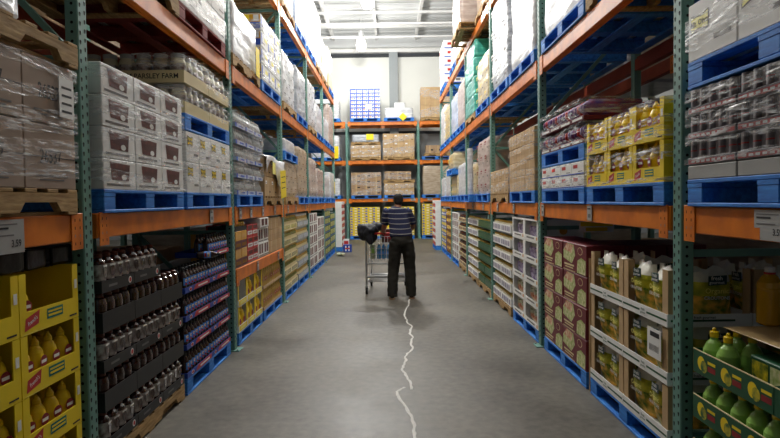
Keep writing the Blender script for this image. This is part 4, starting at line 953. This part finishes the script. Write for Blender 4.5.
# what stands in the rack row behind, back to back with the aisle racks
mt_ = ['wrap_tan', 'kraft2', 'wrap_pink', 'wrap_silver', 'kraft', 'wrap_tan']
for side, face in (('L', XL), ('R', XR)):
    for k in range(4):
        for i in range(2):
            for lv, (nm, zz, hh) in enumerate((('floor', 0, 1.3), ('middle shelf', A + .051, 1.2), ('upper shelf', B_ + .051, 1.35))):
                if k == 0 and lv == 2 and i == 0: continue
                yc = PO[k] + .76 + i*1.4
                if side == 'R' and lv == 1 and k in (1, 2) and 6.2 < yc < 8.4: continue
                hh2 = hh - .12*((k*3 + i*5 + lv*2) % 4)
                wrapped(side, face + DEP + .45, yc, zz, 1.26, .95, hh2, mt_[(k*2 + i*3 + lv) % 6], f'stored load in the row behind, {SIDE[side]} {nm}, {ORD[k*2+i+1]} from the camera', 500 + k*20 + i*7 + lv, 3, name='stored_load', cat='stored load')
# purple milk cartons in the row behind, right
for i in range(4):
    for k in range(3):
        thing('milk_carton', f'purple printed carton in the row behind, {ORD[k+1]} row up, {ORD[4-i]} along, right', 'carton', get_carton('milk', .42, .5, .34, 'R'), W2('R', XR + DEP + .46, 7.2, -.64 + i*.43, 0, A + .052 + k*.343), rot_at('R'), 'purple printed cartons in the row behind')

# ================================================================== UPPER SHELF (level B)
UL = lambda n: f'{ORD[n]} load, left upper shelf'
UR = lambda n: f'{ORD[n]} load, right upper shelf'
def simple(side, face, yc, zb, pal, mtl, h, ds, ln, seed, rows=3, pr=None, w=PW, inset=.01):
    z = pallet(side, face, yc, zb, w, PD, pal, f'{ds}, {ln}'); return wrapped(side, face, yc, z, w - .02, PD, h, mtl, f'{ds}, {ln}', seed, rows, pr, inset=inset)
simple('L', LA, 4.0, B_, 'tan_wood', 'wrap_cream', 1.1, 'cream wrapped load', UL(1), 61)
ln = UL(2); yc = 5.3
z = pallet('L', LA, yc, B_, PW, PD, 'red_wood', f'white cartons, {ln}')
cartons('L', LA, yc, z, PW, PD, 3, 4, .24, 'white_plain', 'white wrapped carton', ln, film=4, rearall=True)
simple('L', LA, 6.88, B_, 'tan_wood', 'wrap_white', .62, 'white wrapped load', UL(3), 63, 2)
sign('L', LA - .02, 7.32, 3.36, 'bright yellow tag hanging from the white load, left upper shelf', .2, .36, 'yellow_sign')
ln = UL(4); yc = 8.3
z = pallet('L', LA, yc, B_, PW, PD, 'blue_wood', f'blue and yellow cases, {ln}')
cartons('L', LA, yc, z, PW, PD, 3, 4, .215, 'blue_tray', 'blue and yellow case', ln, film=5)
for yc, n, mtl, h, ds, pal, pr in ((9.87, 5, 'wrap_white', .85, 'greyish white wrapped load', 'tan_wood', ('grey_ink', 3)), (11.27, 6, 'wrap_silver', .9, 'silver wrapped load', 'blue_wood', ('grey_card', 3)), (12.82, 7, 'wrap_white', 1.0, 'tall white wrapped load', 'tan_wood', ('grey_ink', 3)), (14.2, 8, 'wrap_white', .7, 'lower white wrapped load', 'blue_wood', None), (15.75, 9, 'wrap_white', .6, 'low white wrapped load', 'blue_wood', None), (17.13, 10, 'wrap_pink', 1.15, 'tall brown edged wrapped load', 'blue_wood', ('kraft', 3))):
    simple('L', LA, yc, B_, pal, mtl, h, ds, UL(n), n*7, 4, pr)
for yc, n, mtl, h, ds, pal, pr in ((4.0, 1, 'wrap_white', 1.0, 'white wrapped load', 'tan_wood', None), (5.35, 2, 'wrap_white', .95, 'bright white wrapped load', 'blue_wood', None), (6.95, 3, 'wrap_white', 1.05, 'tall white wrapped load', 'blue_wood', None), (8.35, 4, 'wrap_silver', 1.3, 'tall silver wrapped load', 'blue_wood', ('white_card', 2)), (9.85, 5, 'wrap_cream', .8, 'cream yellow wrapped load', 'blue_wood', ('yellow_card', 3))):
    simple('R', RA, yc, B_, pal, mtl, h, ds, UR(n), n*11, 4, pr)
ln = UR(6); z = pallet('R', RA, 11.27, B_, PW, PD, 'tan_wood', f'teal wrapped bales, {ln}')
for k in range(4):
    thing('wrapped_bale', f'teal wrapped bale, {ORD[k+1]} from the bottom of its stack, right upper shelf', 'bale', wrapped_mesh(1.27, .95, .335, 'wrap_teal', 5 + k, 1, .0).mesh('bale'), W2('R', RA - .02, 11.27, 0, .01 + .01*(k % 2), z + k*.337), rot_at('R'), 'teal wrapped bales')
for yc, n, mtl, h, ds, pal, pr in ((12.82, 7, 'wrap_pink', .95, 'pinkish wrapped load', 'blue_wood', None), (14.2, 8, 'wrap_blue', .9, 'bluish white wrapped load', 'blue_wood', None), (15.75, 9, 'wrap_cream', .9, 'cream banded wrapped load', 'blue_wood', ('yellow_card', 3)), (17.13, 10, 'wrap_white', 1.1, 'draped white wrapped load', 'blue_wood', None)):
    simple('R', RA, yc, B_, pal, mtl, h, ds, UR(n), n*13, 4, pr)

# ================================================================== TOP SHELF (level C)
TL = lambda n: f'{ORD[n]} load, left top shelf'
TR = lambda n: f'{ORD[n]} load, right top shelf'
for yc, n, mtl, h, ds, pal in ((8.3, 1, 'wrap_cream', 1.3, 'cream wrapped load', 'tan_wood'), (9.87, 2, 'wrap_cream', 1.4, 'tall cream wrapped load', 'tan_wood'), (11.27, 3, 'wrap_blue', 1.5, 'bluish wrapped load', 'blue_wood'), (12.82, 4, 'wrap_white', 1.5, 'bright white wrapped load', 'blue_wood'), (14.2, 5, 'wrap_white', 1.4, 'white draped load', 'tan_wood'), (15.75, 6, 'wrap_white', 1.0, 'lower white wrapped load', 'tan_wood'), (17.13, 7, 'wrap_cream', 1.15, 'cream striped wrapped load', 'blue_wood')):
    simple('L', LA, yc, C_, pal, mtl, h, ds, TL(n), n*17, 4)
sign('L', LA - .02, 14.4, 5.1, 'small yellow tag on the white draped load, left top shelf', .18, .3)
for yc, n, mtl, h, ds, pal, pr, dx in ((9.85, 1, 'wrap_tan', .7, 'tan wrapped load', 'tan_wood', None, 0), (11.3, 2, 'wrap_pink', 1.5, 'brown and white overhanging load', 'tan_wood', None, .27), (12.82, 3, 'wrap_white', .8, 'white wrapped load', 'tan_wood', None, 0), (14.2, 4, 'wrap_silver', .5, 'low silver wrapped load', 'blue_wood', None, 0)):
    simple('R', RA - dx, yc, C_, pal, mtl, h, ds, TR(n), n*19, 4, pr)
ln = TR(5); z = pallet('R', RA, 16.9, C_, PW, PD, 'blue_wood', f'white printed cases, {ln}')
cartons('R', RA, 16.9, z, PW, PD, 3, 5, .24, 'white_red', 'white red-printed case', ln, film=0)

# ================================================================== BACK RACK
FF = YF - .04
def fb(x, zb, w, pal, nx, nz, ch, kind, ds, ln, film=0, d=1.0):
    z = pallet('F', FF, x, zb, w, 1.0, pal, f'{ds}s, {ln}') if pal else zb
    return cartons('F', FF, x, z, w, d, nx, nz, ch, kind, ds, ln, film=film, rear=False)
for x, w, nx, ln in ((-1.0, 1.24, 4, 'left of the person'), (.42, 1.24, 4, 'behind the person'), (1.98, 1.24, 4, 'right of the person')):
    fb(x, 0, w, 'blue_wood', nx, 11 if x < 1 else 12, .108, 'yellow_blue', 'yellow and blue case', f'stack {ln}')
z = fb(-.93, 1.678, 1.24, 'blue_wood', 3, 4, .235, 'kraft_b', 'tan wrapped carton', 'back rack, lower left', 3)
z = fb(.43, 1.678, 1.24, 'blue_wood', 3, 2, .25, 'kraft', 'pale printed carton', 'back rack, lower middle', 2)
z = pallet('F', FF, .43, z + .003, 1.3, 1.0, 'tan_wood', 'upper tan cartons, back rack, lower middle')
cartons('F', FF, .38, z, 1.1, 1.0, 3, 2, .17, 'kraft_b', 'upper tan carton', 'back rack, lower middle', film=2, rear=False)
z = pallet('F', FF, 2.0, 1.678, 1.24, 1.0, 'blue_wood', 'large tan wrapped load, back rack, lower right'); wrapped('F', FF, 2.0, z, 1.22, 1.0, 1.18, 'wrap_tan', 'large tan wrapped load, back rack, lower right', 301, 3)
z = fb(-.93, 3.252, 1.24, 'tan_wood', 3, 2, .25, 'kraft', 'brown wrapped carton', 'back rack, middle left', 3)
z = pallet('F', FF, -.93, z + .003, 1.2, 1.0, 'tan_wood', 'black bundle, back rack, middle left')
wrapped('F', FF, -.93, z, 1.15, .9, .3, 'wrap_silver', 'dark grey bundle under film, back rack, middle left', 302, 2)
sign('F', FF - .02, -.75, z + .2, 'yellow square sign on the dark bundle, back rack', .3, .24)
z = fb(.43, 3.252, 1.3, 'tan_wood', 3, 3, .32, 'kraft', 'brown box', 'back rack, middle centre', 2)
z = pallet('F', FF, 2.0, 3.252, 1.24, 1.0, 'blue_wood', 'wood pieces and cartons, back rack, middle right')
z = pallet('F', FF, 2.05, z + .002, 1.1, 1.0, 'tan_wood', 'short brown cartons, back rack, middle right'); cartons('F', FF, 2.05, z, 1.0, .9, 3, 1, .32, 'kraft_b', 'short brown carton', 'back rack, middle right', rear=False)
z = fb(-.93, 4.849, 1.24, 'blue_wood', 5, 8, .15, 'blue_white', 'blue and white case', 'back rack, top left')
sign('F', FF - .016, -.78, 5.45, 'white paper on the blue and white cases, back rack top', .26, .2, 'white_card')
z = pallet('F', FF, .46, 4.849, 1.24, 1.0, 'blue_wood', 'white wrapped load, back rack, top centre'); wrapped('F', FF, .46, z, 1.22, 1.0, .42, 'wrap_white', 'low white wrapped load, back rack, top centre', 303, 2)
wrapped('F', FF + .2, .5, z + .425, .5, .5, .24, 'wrap_white', 'small white film bundle on the low load, back rack top', 304, 1)
sign('F', FF - .02, .62, 5.02, 'yellow diamond sign on the white load, back rack top', .24, .24, 'yellow_sign', 0, PI/4)
z = fb(1.95, 4.849, 1.2, 'tan_wood', 3, 5, .25, 'kraft_plain', 'brown carton', 'back rack, top right', 2)
for x, zb, h, mtl, ds in ((-2.6, 0, 1.2, 'wrap_cream', 'cream wrapped load on the floor'), (-2.6, 1.678, .7, 'wrap_white', 'white wrapped sacks'), (-2.6, 3.252, .9, 'wrap_white', 'white wrapped roll load'), (-2.6, 4.849, .8, 'wrap_white', 'white wrapped top load')):
    z = pallet('F', FF, x, zb, 1.24, 1.0, 'blue_wood', f'{ds}, back rack left bay'); wrapped('F', FF, x, z, 1.22, 1.0, h, mtl, f'{ds}, back rack left bay', int(zb*10) + 400, 3)
sign('F', FF - .02, -2.2, 3.6, 'yellow sign on white roll load, back rack left bay', .3, .5)

# ================================================================== PRICE CARDS ON THE BEAMS
def price(side, face, y, w, h, z, label, big=False, rate='3.59'):
    m = MB().box(-w/2, w/2, -.003, 0, -h/2, h/2, 'grey_card')
    m.quad_front(-w*.4, w*.3, h*.25, h*.34, -.004, 'ink') if not big else m.quad_front(-w*.42, w*.05, h*.22, h*.28, -.004, 'ink')
    if big:
        m.text_front(rate, w*.26, -h*.22, h*.3, -.004, 'ink', .9); m.quad_front(-w/2, -w*.3, -h/2, -h*.1, -.0036, 'orange_steel'); m.quad_front(-w*.42, w*.2, h*.02, h*.06, -.004, 'grey_ink'); m.quad_front(-w*.42, w*.3, h*.34, h*.38, -.004, 'grey_ink')
    else: m.quad_front(-w*.3, w*.3, -h*.3, -h*.05, -.004, 'grey_ink')
    thing('price_sign', label, 'price card', m.mesh('price_sign'), W2(side, face - .008, y, 0, 0, z), rot_at(side), 'price cards on the shelf beams')
price('L', XL, 2.5, .24, .15, A - .085, 'large price card on the left middle beam at the left edge', True)
price('R', XR, 2.42, .2, .13, A - .075, 'large price card on the right middle beam at the right edge', True)
for k, y in enumerate((5.4, 6.45, 6.95, 7.6, 8.4, 9.5, 10.3, 11.5)): price('L', XL, y, .1, .12, A - .072, f'white price card on the left middle beam, {ORD[k+2]} from the camera')
for k, y in enumerate((4.6, 6.0, 7.4, 8.5, 9.8, 11.0)): price('R', XR, y, .1, .12, A - .072, f'white price card on the right middle beam, {ORD[k+2]} from the camera')
price('L', XL, 7.25, .09, .12, .79, 'white price card on the low extra left shelf beam')
price('L', XL, 8.6, .09, .12, .79, 'second white price card on the low extra left shelf beam')
for k, x in enumerate((-.15, 1.0, 1.7)): price('F', YF, x, .2, .1, 1.62, f'white price card on the back rack beam, {ORD[k+1]} from the left')

# ================================================================== FLOOR CRACK
def seal(pts, wd):
    m = MB(); P = [Vector(p) for p in pts]; v = []
    for i, p in enumerate(P):
        t = (P[min(i+1, len(P)-1)] - P[max(i-1, 0)]).normalized(); n = Vector((-t.y, t.x, 0)); w_ = wd*random.uniform(.7, 1.25)/2
        v += [p + n*w_ + Vector((0, 0, .002)), p + Vector((0, 0, .004)), p - n*w_ + Vector((0, 0, .002))]
    m.add(v, [f for i in range(len(P)-1) for f in ((3*i, 3*i+1, 3*i+4, 3*i+3), (3*i+1, 3*i+2, 3*i+5, 3*i+4))], 'crack_seal', True); return m
def onfloor(px, py):
    U, Wp = px - 390, py - CYP; d = basis(cam_dir(U, Wp)[0]/F, cam_dir(U, Wp)[1]/F, 1); t = -H/d.z
    return (d.x*t, d.y*t, 0)
c1 = [(85, 40), (83, 52), (76, 66), (70, 85), (73, 93), (78, 100), (79, 110), (92, 118), (87, 128), (85, 140), (95, 150), (90, 160), (88, 170), (94, 178), (90, 187), (78, 196), (72, 205), (75, 213), (70, 222), (66, 232), (63, 240), (66, 247), (72, 252), (78, 264), (85, 275), (88, 287), (90, 300)]
c2 = [(70, 293), (60, 298), (48, 306), (49, 313), (55, 325), (66, 338), (75, 350), (82, 366), (92, 380), (96, 395), (98, 410), (99, 425), (100, 440), (99, 470)]
def dens(c):
    out = []
    for (a, b), (a2, b2) in zip(c, c[1:]):
        out += [(a, b), ((a + a2)/2 + random.uniform(-2.4, 2.4), (b + b2)/2)]
    return out + [c[-1]]
for nm, c in (('crack_sealant', c1), ('crack_sealant', c2)):
    m = seal([onfloor(380 + a/2.863, 285 + b/2.863) for a, b in dens(c)], .024)
    thing(nm, 'far white wavy line of crack sealant behind the person on the floor' if c is c1 else 'near white wavy line of crack sealant on the concrete floor', 'floor crack', m.mesh('sealant'))

# ================================================================== SMALL THINGS AT THE LEFT RACK END
def small(name, label, cat, mb, loc, rz=0): return thing(name, label, cat, mb.mesh(name), loc, rz)
b1 = MB().rbox(-.125, .125, 0, .2, 0, .235, 'blue_card', .006); b1.quad_front(-.07, -.03, .04, .2, -.001, 'white_card'); b1.quad_front(.03, .07, .04, .2, -.001, 'white_card'); b1.quad_front(-.07, .07, .1, .14, -.0012, 'red_card')
small('blue_box', 'blue box with white marks on the floor at the left rack end', 'box', b1, (-1.31, 17.8, 0), 0)
b2 = MB().rbox(-.09, .09, 0, .05, 0, .4, 'white_card', .006); b2.quad_front(-.07, .07, .24, .34, -.001, 'red_card'); b2.quad_front(-.06, .06, .1, .16, -.001, 'grey_ink')
small('white_box', 'white and red box standing behind the blue box', 'box', b2, (-1.36, 18.02, 0), 0)
cl_ = MB(); 
for i in range(6): cl_.ball((random.uniform(-.1, .1), random.uniform(-.12, .12), .05), (.07, .09, .05), 'kraft', 8)
small('crumpled_wrap', 'crumpled pale wrapping paper on the floor beside the blue box', 'paper', cl_, (-1.42, 16.7, 0.001), 0)
bpy.data.objects['crumpled_wrap'].data = remeshed(cl_, 'crumpled_wrap_skin', 'green_bag', .02, 2)

# ================================================================== CART
CX, CY_ = -.03, 9.78
cart = thing('shopping_cart', 'steel shopping cart with blue water bottles pushed by the person', 'shopping cart', None, (CX, CY_, 0))
hw = .37
fr = MB()
for sx in (-1, 1):
    fr.tube([(sx*hw, 0, .1), (sx*hw, 0, .98), (sx*hw, -.08, 1.04)], .018, 'chrome'); fr.tube([(sx*hw, 0, .19), (sx*hw*.86, .95, .22)], .015, 'chrome'); fr.tube([(sx*hw*.9, .02, .55), (sx*hw*.8, 1.0, .62)], .013, 'chrome'); fr.tube([(sx*hw*.86, .95, .22), (sx*hw*.8, .95, .5)], .013, 'chrome')
fr.tube([(-hw, 0, .3), (hw, 0, .3)], .024, 'chrome'); fr.tube([(-hw, 0, .52), (hw, 0, .52)], .014, 'chrome'); fr.tube([(-hw*.86, .95, .22), (hw*.86, .95, .22)], .014, 'chrome')
part('frame', fr.mesh('frame'), cart)
part('handle', MB().tube([(-hw - .01, -.08, 1.04), (hw + .01, -.08, 1.04)], .018, 'red_card').mesh('handle'), cart, label='red cart handle')
bk = MB()
for k in range(13):
    t = -1 + 2*k/12; bk.tube([(t*hw*.95, .03, .98), (t*hw*.9, .03, .56), (t*hw*.8, .98, .62), (t*hw*.88, 1.0, .96)], .003, 'chrome', 5)
for k in range(5):
    z = .58 + k*.1; f = k/4
    for sx in (-1, 1): bk.tube([(sx*hw*(.9 + .05*f), .03, z), (sx*hw*(.8 + .08*f), .98, z + .03*(1 - f))], .003, 'chrome', 5)
    bk.tube([(-hw*(.9 + .05*f), .03, z), (hw*(.9 + .05*f), .03, z)], .003, 'chrome', 5); bk.tube([(-hw*(.8 + .08*f), .98, z + .03*(1 - f)), (hw*(.8 + .08*f), .98, z + .03*(1 - f))], .003, 'chrome', 5)
for k in range(8): y = .03 + .95*k/7; bk.tube([(-hw*.88, y, .56 + .06*k/7), (hw*.88, y, .56 + .06*k/7)], .003, 'chrome', 5)
part('basket', bk.mesh('basket'), cart)
ls = MB()
for k in range(9): y = .05 + .88*k/8; ls.tube([(-hw*.95, y, .205), (hw*.95, y, .205)], .006, 'chrome', 5)
part('lower_shelf', ls.mesh('lower_shelf'), cart)
wh = MB(); wh.v = []; 
whl = MB()
n = 16; whl.add([(sx*.018, .058*math.cos(2*PI*k/n), .058 + .058*math.sin(2*PI*k/n)) for sx in (-1, 1) for k in range(n)], [(k, (k+1) % n, n + (k+1) % n, n + k) for k in range(n)] + [tuple(reversed(range(n))), tuple(n + k for k in range(n))], 'rubber')
whl = whl.mesh('wheel'); fork = MB().box(-.026, -.02, -.02, .02, .05, .14, 'chrome').box(.02, .026, -.02, .02, .05, .14, 'chrome').box(-.026, .026, -.02, .02, .13, .145, 'chrome').mesh('fork')
for sx in (-1, 1):
    for y, q in ((0, 1), (.95, .86)): o = part('caster', fork, cart, (sx*hw*q, y, .001)); part('wheel', whl, o)
# goods in the cart
bx = MB().rbox(-.16, .16, 0, .22, 0, .24, 'dark_box', .006); bx.quad_front(-.12, .12, .08, .17, -.001, 'red_ink')
ck = MB().rbox(-.19, .19, 0, .3, 0, .015, 'dark_box', .004)
for i in range(4):
    for j in range(2):
        wb = MB().lathe([(.034, 0), (.038, .008), (.039, .1), (.036, .12), (.039, .14), (.038, .19), (.02, .235), (.014, .25)], 'water', 12).quad_front(-.03, .03, .08, .13, -.0391, 'blue_label')
        o = thing('water_bottle', f'blue water bottle in the cart, {ORD[i+1]} from the left, {"front" if j == 0 else "rear"} row', 'bottle', wb.mesh('water_bottle') if False else PRODUCT.setdefault('wb', wb.mesh('water_bottle')), (CX - .155 + i*.085, CY_ + .16 + j*.09, .59), 0, 'blue water bottles in the cart'); part('cap', PRODUCT.setdefault('wbc', MB().lathe([(.016, .248), (.016, .268), (.012, .27)], 'white_plastic', 10).mesh('cap')), o)
thing('carton', 'dark red box on top of the water bottles in the cart', 'carton', bx.mesh('dark_box'), (CX + .06, CY_ + .14, .861), 0)
thing('green_carton', 'pale green carton standing at the left side of the cart', 'carton', MB().rbox(-.045, .045, 0, .1, 0, .25, 'green_bag', .005).quad_front(-.03, .03, .1, .2, -.001, 'lime').mesh('green_carton'), (CX - .26, CY_ + .12, .59), 0)
# jacket thrown over the corner of the cart
jk = MB(); rnd = random.Random(4)
for c, r in (((0, 0, 0), (.19, .16, .1)), ((-.1, -.02, -.08), (.11, .12, .13)), ((.1, .02, .04), (.13, .13, .08)), ((.02, -.03, -.1), (.12, .1, .15)), ((-.14, 0, .0), (.09, .1, .09)), ((.15, -.02, .05), (.09, .08, .06))): jk.ball(c, r, 'jacket', 14)
jk.tube([(-.05, -.1, -.05), (-.02, -.14, -.16), (.02, -.12, -.25)], [.06, .055, .04], 'jacket'); jk.tube([(.1, -.09, .02), (.0, -.14, -.02), (-.1, -.12, -.1)], [.05, .06, .05], 'jacket')
jm = remeshed(jk, 'jacket', 'jacket', .014, 3)
for v in jm.vertices:
    v.co += v.normal*(noise.noise(v.co*11)*.022 + noise.noise(Vector((v.co.x*30, v.co.y*8, v.co.z*18)))*.009)
thing('jacket', 'dark navy jacket heaped over the left side of the cart', 'jacket', jm, (CX - .3, CY_ + .02, 1.115), 0)

# ================================================================== PERSON
PX, PY = .195, 9.3
per = thing('person', 'person in navy striped shirt and dark trousers pushing the cart away', 'person', None, (PX, PY, 0))
hz = 1.04; hy = CY_ - .08 - PY                        # handle in the person's frame
LS, RS = Vector((-.18, .1, 1.415)), Vector((.175, .1, 1.415)); LE, RE = Vector((-.255, .14, 1.17)), Vector((.225, .15, 1.17))
LW, RW = Vector((-.29, hy - .09, 1.07)), Vector((.14, hy - .09, 1.075))
bd_ = MB()
bd_.tube([(0, 0, .9), (0, .01, 1.0), (0, .03, 1.12), (0, .075, 1.3), (.0, .1, 1.41), (.01, .12, 1.47)], [.15, .15, .14, .15, .13, .06], 'skin', 16, [.68, .66, .66, .62, .55, .9])
bd_.tube([(.01, .115, 1.43), (.02, .15, 1.52), (.025, .165, 1.58)], [.062, .056, .055], 'skin', 12)
bd_.ball((.03, .185, 1.605), (.074, .092, .102), 'skin', 18); bd_.ball((.03, .235, 1.555), (.05, .055, .055), 'skin', 12)
bd_.tube([(.03, .275, 1.62), (.03, .292, 1.595), (.03, .276, 1.585)], [.01, .016, .012], 'skin', 8)            # nose
for sx in (-1, 1): bd_.ball((.03 + sx*.076, .175, 1.6), (.011, .022, .032), 'skin', 8); bd_.ball((.03 + sx*.03, .264, 1.612), (.014, .01, .009), 'skin', 8)
for S_, E_, W_, sx in ((LS, LE, LW, -1), (RS, RE, RW, 1)):
    bd_.tube([(sx*.08, .09, 1.4), S_ - Vector((sx*.02, 0, .02)), S_.lerp(E_, .5), E_, E_.lerp(W_, .35), W_], [.045, .045, .046, .041, .042, .028], 'skin', 10)
    # palm on the handle, four fingers curled over it and a thumb beneath
    pal = W_ + (Vector((0, .07, -.012)))
    bd_.tube([W_, W_.lerp(pal, .5), pal], [.028, .036, .038], 'skin', 10, .5)
    for q in range(4):
        a = pal + Vector(((q - 1.5)*.019, .0, .004)); ln_ = (.022, .028, .026, .018)[q]
        bd_.tube([a - Vector((0, .02, 0)), a + Vector((0, .018, .008)), a + Vector((0, .018 + ln_*.7, -.008)), a + Vector((0, .018 + ln_*.55, -.036)), a + Vector((0, .008, -.044))], [.0095, .0092, .0088, .008, .0065], 'skin', 8)
    bd_.tube([W_ + Vector((-sx*.012, .02, -.008)), W_ + Vector((-sx*.042, .045, -.018)), W_ + Vector((-sx*.038, .075, -.036))], [.0115, .0105, .008], 'skin', 8)
LEG = {-1: [(-.09, 0, .93), (-.115, .02, .7), (-.135, .045, .48), (-.15, .01, .28), (-.16, -.03, .1)], 1: [(.09, 0, .93), (.12, .02, .7), (.13, .05, .48), (.14, .02, .28), (.15, -.0, .1)]}
for sx in (-1, 1):
    bd_.tube(LEG[sx], [.09, .078, .056, .05, .036], 'skin', 12)
    ax, ay, az = LEG[sx][-1]; bd_.tube([(ax, ay - .04, .05), (ax + sx*.005, ay + .06, .045), (ax + sx*.012, ay + .15, .032)], [.026, .028, .02], 'skin', 10, .8)
part('body', remeshed(bd_, 'body', 'skin', .0075, 4), per)
hr = MB(); hr.ball((.03, .172, 1.622), (.083, .094, .095), 'hair', 18); hr.ball((.03, .13, 1.575), (.07, .055, .07), 'hair', 14)
part('hair', remeshed(hr, 'hair', 'hair', .009, 3), per, label='short dark hair')
shm = MB()
shm.tube([(0, .0, 1.0), (0, .01, 1.06), (0, .035, 1.16), (0, .075, 1.3), (.0, .1, 1.42), (.01, .115, 1.475)], [.188, .186, .178, .184, .18, .085], 'shirt', 20, [.66, .66, .66, .62, .55, .85])
for S_, E_, sx in ((LS, LE, -1), (RS, RE, 1)): shm.tube([(sx*.08, .09, 1.43), S_, S_.lerp(E_, .5), S_.lerp(E_, .88)], [.068, .072, .068, .066], 'shirt', 14)
sm_ = remeshed(shm, 'shirt', 'shirt', .011, 5)
for v in sm_.vertices: v.co += v.normal*noise.noise(Vector((v.co.x*9, v.co.y*9, v.co.z*14)))*.007
part('shirt', sm_, per, label='navy short sleeved shirt with pale horizontal stripes')
tr = MB(); tr.tube([(0, .005, 1.04), (0, 0, .96), (0, -.005, .86)], [.172, .18, .17], 'trouser', 18, [.66, .72, .7])
for sx in (-1, 1): tr.tube(LEG[sx][:4] + [(LEG[sx][4][0], LEG[sx][4][1], .04)], [.108, .104, .094, .088, .084], 'trouser', 14)
tm_ = remeshed(tr, 'trousers', 'trouser', .012, 4)
for v in tm_.vertices: v.co += v.normal*noise.noise(Vector((v.co.x*12, v.co.y*12, v.co.z*16)))*.009
part('trousers', tm_, per, label='loose dark trousers')
for sx in (-1, 1):
    ax, ay, az = LEG[sx][-1]; s2 = MB(); s2.tube([(ax, ay - .075, .045), (ax, ay - .03, .06), (ax + sx*.006, ay + .06, .055), (ax + sx*.015, ay + .17, .038), (ax + sx*.016, ay + .2, .034)], [.036, .046, .05, .046, .03], 'shoe', 14, .85)
    o = part('shoe', remeshed(s2, 'shoe', 'shoe', .01, 3), per)
    so = MB().tube([(ax, ay - .09, .008), (ax + sx*.006, ay + .06, .008), (ax + sx*.016, ay + .215, .008)], [.04, .05, .036], 'sole', 14, .16); part('sole', so.mesh('sole'), o)

for ch in per.children:                                # the upper body leans a little to the left
    for v in ch.data.vertices: v.co.x -= .055*max(0, min(1.3, (v.co.z - 1.0)/.42)) if v.co.z > 1 else 0

# ================================================================== VIEW
S.view_settings.view_transform = 'Standard'; S.view_settings.look = 'None'; S.view_settings.gamma = 1; S.view_settings.use_curve_mapping = False
S.view_settings.exposure = .32
S.cycles.use_denoising = True
S.cycles.transparent_max_bounces = 12
S.cycles.max_bounces = 8
